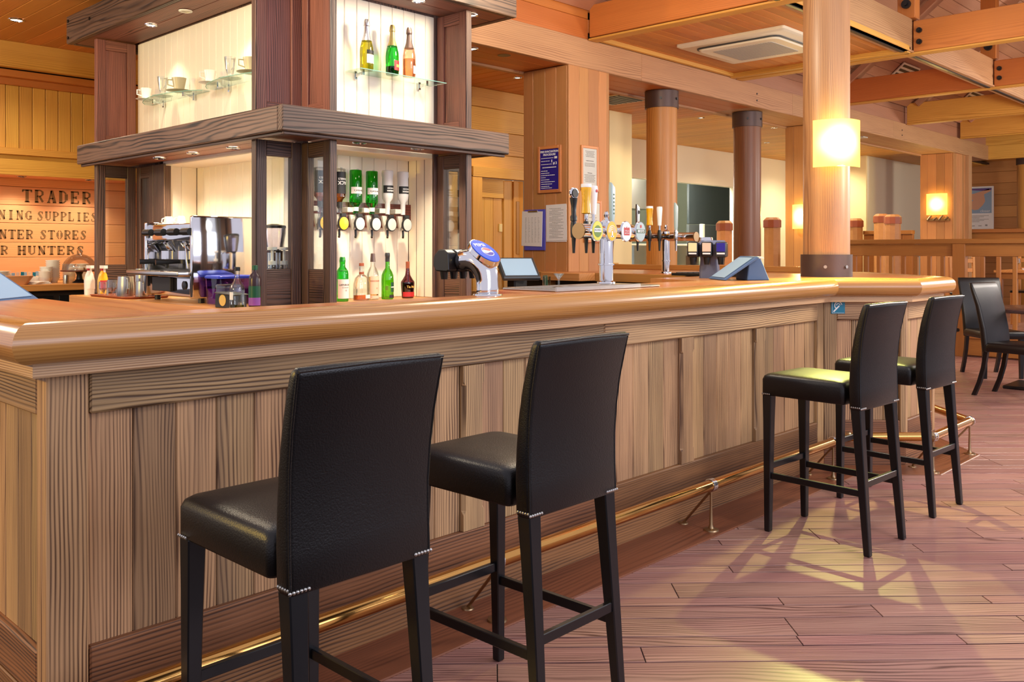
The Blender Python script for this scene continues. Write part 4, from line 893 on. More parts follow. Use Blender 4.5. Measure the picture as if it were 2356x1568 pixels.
champ(3.215, 4.27, YGRN, 'olive yellow sparkling wine bottle with silver foil', SILF, [(.0412, .04, .092, -125, -20, PAPER), (.0412, .095, .118, -125, -20, BLKL)])
champ(3.405, 4.27, GRN, 'green sparkling wine bottle with gold foil and red label', GOLDF, [(.0412, .026, .085, -110, -10, REDL), (.0416, .045, .062, -90, -20, GOLD)], liq=(RUBY, .05))
champ(3.515, 4.245, ROSE, 'pale pink sparkling wine bottle with grey foil', GREYF, [(.0412, .018, .066, -90, -5, PAPER), (.0412, .06, .082, -60, -30, BRNL)], liq=(ROSE, .11))
# cup shelves on the left
for i, (y0_, nm) in enumerate([(6.26, 'left curved glass shelf with cups, beside the far wing'), (5.36, 'right curved glass shelf with cups, nearest the corner wing')]):
    F = facing((2.834, y0_, 0), -pi/2); bracket_shelf(F, .84, .17, 2.315, nm, (.2, .64))
    zt = 2.3215
    def cup(x, y, r, h, mat, label, cup_=True):
        t2 = tag(link('coffee_cup', None, F @ Matrix.Translation((x, y, zt+.012))), label, 'cup', 'cups on the glass shelves'); M2 = wm(t2)
        g = G(); g.lathe([(r*.5, 0), (r*.68, .003), (r, h), (r*.93, h), (r*.62, .008), (.001, .008)], 24, caps=False); g.lathe([(.001, 0), (r*.5, 0)], 24, caps=False); g.make('bowl', [mat], t2, M2)
        g = G(); g.tube([(-.25*r, -r*.85, h*.82), (-.35*r, -r*1.5, h*.80), (-.35*r, -r*1.5, h*.40), (-.2*r, -r*.72, h*.3)], .0045, 8); g.make('handle', [mat], t2, M2)
        t3 = tag(link('saucer', None, F @ Matrix.Translation((x, y, zt))), label.replace('cup', 'saucer under cup', 1), 'saucer', 'saucers on the glass shelves')
        g = G(); g.lathe([(.001, 0), (r*.7, 0), (r*.8, .004), (r*1.75, .011), (r*1.78, .0125), (r*.7, .0062), (.001, .006)], 28, caps=False); g.make('dish', [mat], t3, wm(t3))
    s_ = ['left glass shelf', 'right glass shelf'][i]
    cup(.13, -.10, .038, .075, WHITE, 'white cup at the far end of the %s' % s_); cup(.62, -.10, .046, .082, CUPG, 'olive grey cup at the near end of the %s' % s_)
    t2 = tag(link('latte_glass', None, F @ Matrix.Translation((.36, -.09, zt+.0125))), 'clear latte glass with handle on the %s' % s_, 'glass', 'latte glasses on the glass shelves'); M2 = wm(t2)
    g = G(); g.lathe([(.026, 0), (.022, .006), (.020, .02), (.026, .05), (.034, .125), (.032, .125), (.024, .05), (.016, .025), (.001, .022)], 24, caps=False); g.make('bowl', [GLASS], t2, M2)
    g = G(); g.tube([(.03, -.004, .11), (.055, -.006, .105), (.055, -.006, .06), (.027, -.004, .045)], .004, 8); g.make('handle', [GLASS], t2, M2)
    t3 = tag(link('saucer', None, F @ Matrix.Translation((.36, -.09, zt))), 'white saucer under the latte glass on the %s' % s_, 'saucer', 'saucers on the glass shelves'); g = G(); g.lathe([(.001, 0), (.03, 0), (.066, .010), (.067, .012), (.03, .006), (.001, .006)], 28, caps=False); g.make('dish', [WHITE], t3, wm(t3))

# ---- optics: inverted bottles on a plaque
pl = thing('optic_rack', 'mahogany plaque with brackets for inverted spirit bottles', 'bottle rack', (3.4, 4.61, 1.5))
g = G(); pr = []
for i in range(7): a = i/6*pi; pr.append((.86+.015*math.sin(a), i/6*.155))
g.prism([(0, 0), (.86, 0)]+pr+[(0, .155)], -.022, 0, 0, Matrix(((1, 0, 0, 0), (0, 0, 1, 0), (0, 1, 0, 0), (0, 0, 0, 1)))); g.make('plaque', [MAHO], pl, Matrix.Translation((2.98, 4.618, 1.437)), smooth=False)
for i in range(6): bx('flute', (3.03+i*.145, 4.592, 1.44), (3.036+i*.145, 4.5955, 1.59), DARK, pl, 'z', bev=.001)
def inv_bottle(i, x, kind):
    bx('bracket_strip', (x-.062, 4.568, 1.45), (x-.048, 4.572, 1.80), FOAMW, pl, 'z', bev=.0005); bx('bracket_arm', (x-.06, 4.50, 1.525), (x-.01, 4.595, 1.555), FOAMW if kind != 'last' else BLACK, pl, 'x', bev=.002)
    y = 4.50
    t_ = thing('spirit_measure', 'spirit measure below the %s' % ['first amber bottle', 'second amber bottle', 'left green bottle', 'right green bottle', 'left frosted bottle', 'right frosted bottle'][i], 'measure', (x, y, 1.4), group='spirit measures on the rack'); 
    g = G(); g.lathe([(.001, -.006), (.036, -.006), (.038, -.002), (.038, .008), (.001, .010)], 26, Matrix.Translation((x+.005, y-.03, 1.455)) @ Matrix.Scale(1.15, 4, (0, 0, 1)) @ Matrix.Rotation(pi/2, 4, 'X')); g.make('measure_body', [BLKL], t_)
    g = G(); g.lathe([(.001, .0105), (.033, .0105), (.033, .012), (.001, .014)], 24, Matrix.Translation((x+.005, y-.03, 1.455)) @ Matrix.Scale(1.15, 4, (0, 0, 1)) @ Matrix.Rotation(pi/2, 4, 'X')); g.make('measure_window', [ORB if i < 2 else FOAMW], t_)
    bx('measure_cap', (x-.013, y-.040, 1.495), (x+.024, y-.02, 1.516), BLKL, t_); g = G(); g.prism([(-.02, 0), (.02, 0), (.01, -.09), (-.0, -.095)], -.008, .008, 0, Matrix.Translation((x-.02, y+.01, 1.51)) @ Matrix(((1, 0, 0, 0), (0, 0, 1, 0), (0, 1, 0, 0), (0, 0, 0, 1)))); g.make('side_arm', [FOAMW], t_, smooth=False)
    g = G(); g.tube([(x-.008, y-.01, 1.42), (x-.008, y-.012, 1.385), (x-.016, y-.02, 1.372)], .007, 8); g.make('spout', [BLACK], t_)
    zb = 1.515
    if kind == 'jack':
        B = [(.035, 0), (.038, .004), (.038, .15), (.036, .165), (.022, .185), (.0165, .2), (.0165, .265)]
        bottle('inverted_spirit_bottle', (x, y, zb), B, GLASS, ['inverted square whiskey bottle with black label behind dark post', 'inverted square whiskey bottle with black label right of dark post'][i], [('neck_band', [(.0172, .20), (.0172, .235)], BLKL)], [(.0385, .02, .15, -175, -5, BLKL)], [('JACK', .03, .085, .0398, WINK, 0), ("DANIEL'S", .015, .062, .0398, WINK, 0)], None, flip=.268, group='inverted bottles on the spirit rack')
        g = G(); g.lathe([(.0165, .003+.065), (.022, .083), (.036, .10), (.0355, .125)], 20, Matrix.Translation((x, y, zb))); g.make('liquid', [AMB], bpy.data.objects[[o.name for o in bpy.data.objects if o.name.startswith('inverted_spirit_bottle')][-1]])
    elif kind == 'gin':
        bottle('inverted_spirit_bottle', (x, y, zb), [(.034, 0), (.037, .005), (.037, .15), (.039, .19), (.034, .205), (.017, .225), (.0165, .265)], GRN, ['', '', 'inverted green gin bottle, left one of the pair', 'inverted green gin bottle, right one of the pair'][i], [('neck_band', [(.0175, .226), (.0175, .25)], PAPER)], [(.0383, .105, .145, -175, -10, PAPER)], [("Gordon's", .018, .127, .0392, DKGREY, 0)], None, flip=.268, group='inverted bottles on the spirit rack')
    else:
        h_ = .28
        bottle('inverted_spirit_bottle', (x, y, zb), [(.034, 0), (.037, .006), (.037, .03), (.034, .045), (.036, .15), (.034, .175), (.016, .2), (.0145, .275)], FROST, 'inverted frosted vodka bottle, %s one of the pair' % ('left' if i == 4 else 'right'), (), [(.0372, .095, .142, -170, -10, BLKL)], [('RUSSIAN', .014, .128, .038, WINK, 0), ('STANDARD', .010, .112, .038, WINK, 0)], None, flip=h_, group='inverted bottles on the spirit rack')
for i, (x, k_) in enumerate([(3.05, 'jack'), (3.185, 'jack'), (3.305, 'gin'), (3.428, 'gin'), (3.55, 'vod'), (3.675, 'vod')]): inv_bottle(i, x, k_)

# ---- coffee machine
cm = thing('espresso_machine', 'chrome two group espresso machine on the worktop', 'coffee machine', (2.62, 5.12, .99))
F = facing((2.44, 5.48, .99), -pi/2)   # x runs towards the camera side, -y out of the front
bx('base', (.0, .02, .03), (.66, .42, .17), CHROME, cm, 'x', F, .01, 2); bx('side_cheek', (-.004, -.01, .03), (.03, .42, .475), CHROME, cm, 'x', F, .008, 2); bx('side_cheek', (.63, -.03, .03), (.664, .43, .50), CHROME, cm, 'x', F, .010, 2)
bx('rear_housing', (.03, .20, .17), (.63, .42, .44), STEEL, cm, 'x', F, .004); bx('top_housing', (.03, -.0, .36), (.63, .42, .46), CHROME, cm, 'x', F, .008, 2); bx('drip_tray', (-.05, -.10, .155), (.63, .16, .185), STEEL, cm, 'x', F, .008, 2)
bx('control_panel', (.10, -.004, .06), (.34, .019, .145), BLKL, cm, 'x', F); 
for k_ in range(4):
    g = G(); g.cyl((.07+k_*.165, -.035, .41), (.16+k_*.165, -.035, .41), .021, n=12); g.cyl((.115+k_*.165, -.035, .41), (.115+k_*.165, .0, .41), .012, n=8); g.make('knob', [BLACK], cm, F)
for k_ in range(2):
    g = G(); g.cyl((.17+k_*.22, .06, .30), (.17+k_*.22, .06, .25), .036, n=18); g.cyl((.17+k_*.22, .06, .36), (.17+k_*.22, .10, .30), .03, n=14); gh = g.make('group_head', [CHROME], cm, F)
    g = G(); g.cyl((.17+k_*.22, .06, .248), (.17+k_*.22, .06, .225), .033, n=18); g.cyl((.17+k_*.22, .04, .238), (.14+k_*.22, -.10, .235), .012, .016, n=10); g.cyl((.17+k_*.22, .06, .225), (.17+k_*.22, .055, .195), .01, n=8); g.make('filter_holder', [BLACK], gh, F)
for x_ in (.06, .56): g = G(); g.tube([(x_, .05, .36), (x_-.01, -.01, .33), (x_+.015, -.02, .25), (x_+.02, -.015, .20)], .005, 8); g.make('steam_wand', [CHROME], cm, F)
g = G(); g.lathe([(.001, 0), (.024, 0), (.026, .008), (.001, .012)], 16, Matrix.Translation((.48, .02, .10)) @ Matrix.Rotation(pi/2, 4, 'X')); g.make('pressure_gauge', [BLACK], cm, F)
for a in (.04, .60):
    for b in (.06, .36): g = G(); g.cyl((a, b, .0005), (a, b, .03), .018, n=10); g.make('foot', [BLACK], cm, F)
bx('rubber_mat', (-.05, -.08, .0002), (.76, .42, .0), BLACK, None, 'x', F, 0) if False else None
t_ = thing('shot_glass', 'small shot glass on the drip tray of the espresso machine', 'glass', (F @ Vector((.10, -.04, .186)))); g = G(); g.lathe([(.018, 0), (.024, .05), (.022, .05), (.016, .006), (.001, .006)], 16, caps=False); g.make('bowl', [GLASS], t_, wm(t_))
for i, (a, b) in enumerate([(.10, .10), (.18, .13), (.26, .10)]):
    t_ = thing('espresso_cup', ['white espresso cup left on top of the machine', 'white espresso cup in the middle on top of the machine', 'white espresso cup right on top of the machine'][i], 'cup', F @ Vector((a, b, .461)), group='espresso cups on the machine')
    g = G(); g.lathe([(.032, 0), (.030, .01), (.024, .045), (.02, .05), (.001, .05)], 18); g.make('bowl', [WHITE], t_, wm(t_)); g = G(); g.tube([(-.028, 0, .012), (-.044, 0, .015), (-.04, 0, .035), (-.025, 0, .04)], .004, 6); g.make('handle', [WHITE], t_, wm(t_))
# splashback, grinder
gr = thing('coffee_grinder', 'tall chrome coffee grinder right of the espresso machine', 'grinder', (2.79, 4.58, .9905)); M = wm(gr)
g = G(); g.box((-.09, -.07, .0003), (.08, .07, .05)); g.box((-.0, -.07, .05), (.08, .07, .30)); g.make('body', [CHROME], gr, M, smooth=False)
g = G(); g.lathe([(.05, .16), (.058, .17), (.058, .29), (.05, .30)], 20, Matrix.Translation((-.04, 0, 0))); g.make('doser', [CHROME], gr, M); g = G(); g.lathe([(.04, .30), (.05, .31), (.065, .40), (.065, .43)], 20); g.make('bean_hopper', [CLRP], gr, M); g = G(); g.lathe([(.068, .431), (.066, .445), (.02, .455)], 20); g.make('lid', [BLACK], gr, M)
# tubs and boxes
def tub(loc, sx, sy, h, bm_, lm_, label, rz=0, fill=None):
    t_ = thing('plastic_tub', label, 'tub', loc, rz, group='plastic tubs beside the grinder'); M = wm(t_)
    g = G(); g.loft([rrect(0, 0, sx*.46, sy*.46, .015, .0005), rrect(0, 0, sx*.5, sy*.5, .018, h)]); g.make('box', [bm_], t_, M)
    if fill: g = G(); g.loft([rrect(0, 0, sx*.43, sy*.43, .012, .004), rrect(0, 0, sx*.45, sy*.45, .015, h*.6)]); g.make('contents', [fill], t_, M)
    g = G(); g.loft([rrect(0, 0, sx*.52, sy*.52, .02, h+.0005), rrect(0, 0, sx*.52, sy*.52, .02, h+.012), rrect(0, 0, sx*.47, sy*.47, .02, h+.018)]); g.make('lid', [lm_], t_, M)
tub((2.58, 4.71, .9905), .22, .16, .145, PURG, BLUEL, 'clear tub with purple contents under a blue lid', fill=PURPL)
tub((2.48, 4.53, .9905), .11, .11, .10, CLRP, CLRP, 'small clear tub with red sachets beside the black box', fill=REDL)
t_ = thing('black_box', 'black open tea box with hinged lid', 'box', (2.42, 4.40, .9905), .1); M = wm(t_)
bx('tray', (-.05, -.07, 0), (.05, .07, .07), BLKL, t_, 'y', M); bx('lid', (-.055, -.075, .071), (.055, .075, .078), DKGREY, t_, 'y', M @ Matrix.Rotation(.06, 4, 'X')); g = G(); g.lathe([(.001, 0), (.03, 0), (.03, .0015), (.001, .0015)], 20, M @ Matrix.Translation((-.0505, .0, .04)) @ Matrix.Rotation(-pi/2, 4, 'Y')); g.make('round_badge', [GOLD], t_)
bottle('syrup_bottle', (2.37, 4.245, .9905), [(.036, 0), (.038, .004), (.038, .10), (.036, .118), (.018, .145), (.0125, .165), (.012, .20)], GLASS, 'clear square shouldered bottle with a little yellow syrup', [('cap', capp(.015, .198, .218), BLACK)], [(.0385, .05, .09, -190, -150, PAPER)], (), (YGRN, .022), group='syrup bottles near the corner wing')
bottle('syrup_bottle', (2.44, 4.19, .9905), [(.028, 0), (.031, .004), (.031, .155), (.026, .175), (.013, .19), (.012, .205)], RUBY, 'dark blackcurrant syrup bottle with purple and green label', [('cap', capp(.015, .203, .226), GRNL)], [(.0314, .02, .06, -215, -60, PURPL), (.0314, .06, .12, -215, -60, GRNL)], group='syrup bottles near the corner wing')
# glass pump bottles seen through the wing
for i, (x, y) in enumerate([(2.69, 4.435), (2.775, 4.45)]):
    bottle('pump_bottle', (x, y, .9905), [(.028, 0), (.03, .004), (.03, .13), (.018, .15), (.016, .165)], GLASS, ['clear pump bottle left behind the corner wing glass', 'clear pump bottle right behind the corner wing glass'][i], [('pump', [(.016, .165), (.016, .18), (.006, .182), (.006, .225), (.02, .226), (.02, .238)], WHITE)], group='pump bottles behind the corner wing', scale=1.35)
# jugs on tray
tr = thing('serving_tray', 'round edged brown serving tray under steel jugs', 'tray', (2.50, 5.86, .9905)); M = wm(tr)
g = G(); g.loft([rrect(0, 0, .14, .30, .06, 0), rrect(0, 0, .15, .31, .07, .012)]); g.make('tray_body', [BRNL], tr, M)
def jug(x, y, r, h, label, mat=STEEL, nm='steel_jug'):
    t_ = thing(nm, label, 'jug', (x, y, 1.003), group='steel jugs on the tray'); M = wm(t_)
    g = G(); g.lathe([(r*.98, 0), (r, .004), (r*.98, h*.6), (r*.9, h), (r*.86, h), (r*.9, h*.5), (.001, .01)], 24, caps=False); g.make('body', [mat], t_, M)
    g = G(); g.tube([(-r*.2, -r*.9, h*.9), (-r*.4, -r*1.55, h*.85), (-r*.4, -r*1.6, h*.4), (-r*.2, -r*.95, h*.15)], .005, 8); g.make('handle', [mat], t_, M)
jug(2.42, 5.72, .052, .125, 'tall brushed steel milk jug, largest on the tray'); jug(2.47, 5.60, .038, .095, 'small steel milk jug beside the espresso machine'); jug(2.41, 5.90, .035, .10, 'glass coffee jug at the far end of the tray', GLASS, 'glass_jug'); jug(2.57, 5.82, .045, .17, 'tall steel coffee pot at the back of the tray'); jug(2.58, 5.66, .045, .165, 'steel teapot against the far wing'); jug(2.40, 6.02, .03, .085, 'small glass sugar jug near the spray bottle', GLASS, 'glass_jug')
def spray(loc, label, mat, col):
    t_ = thing('spray_bottle', label, 'spray bottle', loc, group='spray bottles on the worktop'); M = wm(t_)
    g = G(); g.loft([rrect(0, 0, .03, .02, .012, 0), rrect(0, 0, .032, .022, .014, .10), rrect(0, 0, .024, .018, .012, .14), rrect(0, 0, .011, .011, .008, .165)]); g.make('bottle_body', [mat], t_, M)
    g = G(); g.box((-.012, -.012, .166), (.012, .012, .18)); g.make('collar', [REDL], t_, M, smooth=False); g = G(); g.box((-.012, -.05, .18), (.012, .025, .20)); g.box((-.006, -.03, .155), (.006, -.024, .18)); g.make('trigger_head', [WHITE], t_, M, smooth=False)
    g = G(); g.box((-.028, -.0235, .04), (.028, -.0225, .10)); g.make('paper_label', [col], t_, M, smooth=False)
spray((2.42, 6.30, .9905), 'white trigger spray bottle at the end of the worktop', WHITE, PAPER); spray((2.47, 6.20, .9905), 'yellow trigger spray bottle beside the white one', BEERY, REDL)

# ================================================================ ON THE COUNTER
# soda tower with blue oval
pt = thing('soda_dispenser', 'chrome soda dispenser with blue oval logo on the counter', 'drinks dispenser', (2.465, 2.50, 1.1205)); M = wm(pt)
rings = []
for (y, z, hx, hy, tilt) in [(0, 0, .052, .036, 0), (0, .02, .046, .034, 0), (.004, .06, .044, .036, .1), (.01, .10, .052, .042, .35), (.04, .135, .062, .05, .8), (.08, .140, .064, .044, 1.2), (.11, .138, .060, .042, 1.5), (.145, .134, .056, .040, 1.57)]:
    R = Matrix.Translation((0, y, z)) @ Matrix.Rotation(-tilt, 4, 'X'); rings.append([R @ p for p in rrect(0, 0, hx, hy, min(hx, hy)*.9, 0, 5)])
g = G(); g.loft(rings); o = g.make('chrome_neck', [CHROME], pt, M); sm = o.modifiers.new('s', 'SUBSURF'); sm.levels = sm.render_levels = 1
OV = M @ Matrix.Translation((0, .022, .166)) @ Matrix.Rotation(-.62-pi/2+pi/2, 4, 'X')
OV = M @ Matrix.Translation((0, .016, .170)) @ Matrix.Rotation(.62, 4, 'X')   # local z = face normal (towards customers and up)
def disc(g, rx, ry, z0, z1, n=32, mi=0, M=None, dome=0):
    g.loft([[(M or Matrix.Identity(4)) @ Vector((rx*math.cos(2*pi*i/n), ry*math.sin(2*pi*i/n), z0)) for i in range(n)], [(M or Matrix.Identity(4)) @ Vector((rx*.97*math.cos(2*pi*i/n), ry*.97*math.sin(2*pi*i/n), z1)) for i in range(n)]], mi)
g = G(); disc(g, .060, .080, -.014, .004); g.make('badge_rim', [CHROME], pt, OV)
g = G(); disc(g, .054, .073, .0042, .0062); pb = g.make('blue_badge', [PBLUE], pt, OV)
TX = Matrix(((1, 0, 0, 0), (0, 0, 1, 0), (0, -1, 0, 0), (0, 0, 0, 1)))   # text frame XZ -> badge XY
text('brand_lettering', 'PEPSI', .026, OV @ Matrix.Translation((-.004, .036, .0064)) @ Matrix.Rotation(-pi/2, 4, 'X'), WINK, pb, .0004, bold=.0006)
g = G(); disc(g, .028, .028, .0063, .0068); g.make('globe_white', [WINK], pb, OV @ Matrix.Translation((.006, -.008, 0)))
def halfdisc(y0, sgn, r, z):
    n = 14; a0 = math.asin(y0/r); pts = [(r*math.cos(a0+(pi-2*a0)*i/n), r*math.sin(a0+(pi-2*a0)*i/n)) for i in range(n+1)]
    pts += [(-r*math.cos(a0)*(1-2*i/6), y0+.004*math.sin(2*pi*i/6)) for i in range(1, 6)]
    return [(x, sgn*y) for x, y in pts] if sgn > 0 else [(x, sgn*y) for x, y in pts][::-1]
for sgn, mt in ((1, PRED), (-1, PDBLUE)):
    g = G(); g.prism(halfdisc(.008, sgn, .025, 0), .0069, .0074); g.make('globe_half', [mt], pb, OV @ Matrix.Translation((.006, -.008, 0)), smooth=False)
for k_ in range(4):
    x0 = -.085+k_*.052
    g = G(); pr = [(.135, .095), (.14, .165), (.165, .180), (.195, .178), (.222, .155), (.226, .115), (.21, .092), (.145, .090)]
    g.prism(pr, x0, x0+.048, 0, Matrix(((0, 0, 1, 0), (1, 0, 0, 0), (0, 1, 0, 0), (0, 0, 0, 1)))); o = vh = g.make('valve_head', [BLACK], pt, M, smooth=False); b_ = o.modifiers.new('b', 'BEVEL'); b_.width = .005; b_.segments = 2
    g = G(); g.cyl((x0+.024, .185, .091), (x0+.024, .185, .06), .018, .013, n=12); g.make('nozzle', [BLACK], vh, M)
g = G(); g.lathe([(.001, 0), (.058, 0), (.056, .006), (.045, .008)], 24); g.make('base_flange', [CHROME], pt, M @ Matrix.Translation((0, 0, .0002)))

# beer fonts
def font(c, bar_dir, half0, half1, h, r, label, badges, taps, side, zb):
    """bar_dir unit vector; side = direction of the taps"""
    t_ = thing('beer_font', label, 'beer tap tower', (c[0], c[1], zb)); bd = Vector(bar_dir); sd = Vector(side); C3 = Vector((c[0], c[1], 0))
    g = G(); g.lathe([(r*1.35, .0005), (r*1.3, .008), (r, .014), (r, h-.02-zb)], 28, Matrix.Translation((c[0], c[1], zb))); g.make('column', [CHROME], t_)
    g = G(); g.lathe([(r, .088), (r*1.18, .089), (r*1.18, .096), (r, .097)], 28, Matrix.Translation((c[0], c[1], zb)), caps=False); g.make('collar', [CHROME], t_)
    a = C3-bd*half0+Vector((0, 0, h)); b = C3+bd*half1+Vector((0, 0, h))
    g = G(); g.cyl(a, b, .034*r/.034, n=26); g.make('cross_bar', [CHROME], t_)
    for p, s_ in ((a, -1), (b, 1)):
        g = G(); g.cyl(p-bd*.004*-s_*0, p+bd*s_*.008, r*1.12, n=24); g.make('end_cap', [BRASSD], t_)
    g = G(); g.lathe([(r*1.05, h+r*.75), (r*.95, h+r*1.3), (r*.4, h+r*1.7), (r*.28, h+r*2), (r*.42, h+r*2.4), (r*.28, h+r*2.8), (.001, h+r*2.9)], 20, Matrix.Translation(C3)); g.make('finial', [CHROME], t_)
    for i, (s, mt, draw) in enumerate(badges):
        p = C3+bd*s+Vector((0, 0, h))-sd*(r+.005); q = p-sd*.03
        g = G(); g.cyl(p+sd*.02, q, .012, n=10); g.make('badge_stem', [CHROME], t_)
        Fb = Matrix.Translation(q) @ Matrix.Rotation(math.atan2(sd.x, -sd.y)+pi, 4, 'Z') @ Matrix.Rotation(pi/2, 4, 'X')
        g = G(); disc(g, .043, .050, 0, .008); g.make('badge_rim', [CHROME], t_, Fb); g = G(); disc(g, .039, .046, .0082, .0095); bo = g.make('badge', [mt], t_, Fb)
        draw(bo, Fb @ Matrix.Translation((0, 0, .0097)) @ Matrix.Diagonal((1.18, 1.18, 1, 1)))
    for s, kind in taps:
        p = C3+bd*s+Vector((0, 0, h))+sd*(r+.0); e = p+sd*.05
        g = G(); g.cyl(p-sd*.01, e, .012, n=10); g.lathe([(.014, -.03), (.016, -.01), (.016, .03), (.012, .05)], 14, Matrix.Translation(e)); g.make('tap_body', [BLACK if kind != 'steel' else CHROME], t_)
        g = G(); g.cyl(e+Vector((0, 0, -.03)), e+Vector((0, 0, -.105)), .011, .0065, n=10); g.make('spout', [BLACK if kind != 'steel' else CHROME], t_)
        E_ = Matrix.Translation(e)
        if kind == 'yellow':
            g = G(); g.lathe([(.008, .05), (.010, .06), (.010, .085)], 14); g.make('tap_neck', [CHROME], t_, E_); g = G(); g.lathe([(.014, .085), (.024, .09), (.022, .12), (.020, .15), (.025, .20), (.026, .215)], 22); g.make('tap_handle', [BEERY], t_, E_)
            g = G(); g.lathe([(.026, .2155), (.0265, .222), (.0255, .232), (.001, .232)], 22); g.make('foam_top', [WINK], t_, E_)
        elif kind == 'white':
            g = G(); g.lathe([(.008, .05), (.009, .085)], 14); g.make('tap_neck', [CHROME], t_, E_); g = G(); g.lathe([(.014, .085), (.015, .10), (.018, .15), (.022, .21), (.020, .225), (.001, .227)], 20); g.make('tap_handle', [WINK], t_, E_)
            g = G(); g.lathe([(.001, 0), (.008, .001), (.001, .002)], 12, Matrix.Translation(-sd*.021+Vector((0, 0, .20))) @ Matrix.Rotation(pi/2, 4, 'X')); g.make('handle_mark', [REDL], t_, E_)
        elif kind == 'black':
            g = G(); g.lathe([(.016, .05), (.017, .07), (.012, .08), (.013, .12), (.018, .15), (.019, .16)], 16); g.make('tap_handle', [BLACK], t_, E_)
            g = G(); g.lathe([(.001, -.010), (.026, -.008), (.029, 0), (.026, .008), (.001, .010)], 22, Matrix.Translation((0, 0, .182)) @ Matrix.Rotation(math.atan2(-sd.x, sd.y), 4, 'Z') @ Matrix.Rotation(pi/2, 4, 'X')); g.make('crest', [CHROME], t_, E_)
            g = G(); g.lathe([(.001, .0102), (.021, .0102), (.021, .012), (.001, .012)], 20, Matrix.Translation((0, 0, .182)) @ Matrix.Rotation(math.atan2(-sd.x, sd.y), 4, 'Z') @ Matrix.Rotation(pi/2, 4, 'X')); g.make('crest_badge', [BLKL], t_, E_)
        elif kind in ('silver', 'steel', 'grey'):
            g = G(); g.loft([rrect(0, 0, .011, .009, .006, .05), rrect(0, 0, .015, .011, .008, .08), rrect(0, 0, .019, .011, .008, .21), [Vector((p_.x, p_.y, .235-p_.x*.9)) for p_ in rrect(0, 0, .017, .010, .007, 0)]]); g.make('tap_handle', [STEEL if kind == 'grey' else SILB], t_, E_)
            g = G(); 
            if kind == 'silver':
                for q_ in range(6): g.box((-.004, -.0125, .09+q_*.019), (.006, -.0112, .098+q_*.019))
                g.make('handle_mark', [GRNL], t_, E_, smooth=False)
            elif kind == 'grey':
                g.lathe([(.001, 0), (.014, .0), (.014, .002), (.001, .002)], 18, Matrix.Translation((0, -.0115, .19)) @ Matrix.Rotation(pi/2, 4, 'X')); g.make('handle_mark', [BLKL], t_, E_)
    return t_
def tfr(Fb): return Fb @ Matrix.Rotation(-pi/2, 4, 'X')
def b_apple(p, Fb):
    g = G(); n = 20; g.prism([(.022*math.cos(2*pi*i/n)*(1+.1*math.cos(4*pi*i/n)), .024*math.sin(2*pi*i/n)-.002) for i in range(n)], 0, .0006); g.make('badge_apple', [GRNB], p, Fb, smooth=False)
    g = G(); g.box((-.022, -.005, .0007), (.022, .010, .0012)); g.make('badge_ribbon', [WINK], p, Fb, smooth=False); text('lettering', 'BULMERS', .0095, tfr(Fb @ Matrix.Translation((0, .0025, .0015))), GRNL, p, .0003)
def b_orange(p, Fb):
    for r_ in (.012, .018, .024):
        g = G(); g.tube([(r_*math.cos(a), r_*1.15*math.sin(a)-.006, 0) for a in [i*pi/12 for i in range(13)]], .0015, 5); g.make('badge_arch', [WINK], p, Fb)
    g = G(); g.box((-.004, -.022, 0), (.004, .0, .001)); g.box((-.010, -.024, 0), (.010, -.019, .001)); g.make('badge_mark', [WINK], p, Fb, smooth=False)
def b_red(p, Fb):
    g = G(); g.box((-.019, -.016, 0), (.019, .010, .0007)); g.prism([(-.021, .010), (.021, .010), (.015, .018), (.005, .013), (0, .021), (-.005, .013), (-.015, .018)], 0, .0007); g.make('badge_crest', [REDL], p, Fb, smooth=False)
    text('lettering', 'STELLA', .009, tfr(Fb @ Matrix.Translation((0, .002, .001))), WINK, p, .0003); text('lettering', 'ARTOIS', .009, tfr(Fb @ Matrix.Translation((0, -.008, .001))), WINK, p, .0003)
def b_becks(p, Fb):
    g = G(); g.box((-.030, -.006, 0), (.030, .010, .0006)); g.make('badge_ribbon', [GRNL], p, Fb, smooth=False); text('lettering', "BECK'S", .0145, tfr(Fb @ Matrix.Translation((0, .002, .001))), WINK, p, .0003, bold=.0004)
    g = G(); disc(g, .006, .007, 0, .0008); g.make('badge_mark', [REDL], p, Fb @ Matrix.Translation((0, .022, 0)))
font((3.47, 2.70), (1, 0, 0), .205, .20, 1.386, .034, 'chrome beer font with four round badges on the drip tray', [(-.165, YELB, b_apple), (-.055, ORB, b_orange), (.06, WINK, b_red), (.175, SILB, b_becks)], [(-.145, 'black'), (-.05, 'yellow'), (.005, 'white'), (.155, 'silver')], (0, 1, 0), 1.134)
font((5.70, 3.87), (0, 1, 0), .26, .32, 1.392, .032, 'second chrome beer font on the far side of the counter', [], [(-.145, 'steel'), (0.0, 'white'), (.09, 'yellow'), (.20, 'grey')], (-1, 0, 0), 1.1205)
dt = thing('drip_tray', 'stainless steel drip tray under the first beer font', 'drip tray', (3.1, 2.62, 1.1205))
bx('tray_body', (2.84, 2.475, 1.1206), (3.60, 2.79, 1.132), STEEL, dt, 'x', None, .004); bx('tray_lip', (2.83, 2.465, 1.1206), (3.43, 2.474, 1.142), STEEL, dt, 'x', None, .003)
for i in range(10): bx('grille_bar', (2.87, 2.50+i*.026, 1.1322), (3.40, 2.508+i*.026, 1.1335), STEEL, dt, 'x', None, .0005)
d2 = thing('drip_mat', 'black slotted drip mat beside the second beer font', 'drip tray', (5.5, 3.5, 1.12)); bx('mat_body', (5.22, 2.95, 1.1204), (5.50, 3.50, 1.138), BLACK, d2, 'y', None, .003)
for i in range(12): bx('rib', (5.23, 2.97+i*.044, 1.1385), (5.49, 2.985+i*.044, 1.142), DKGREY, d2, 'x', None, .001)
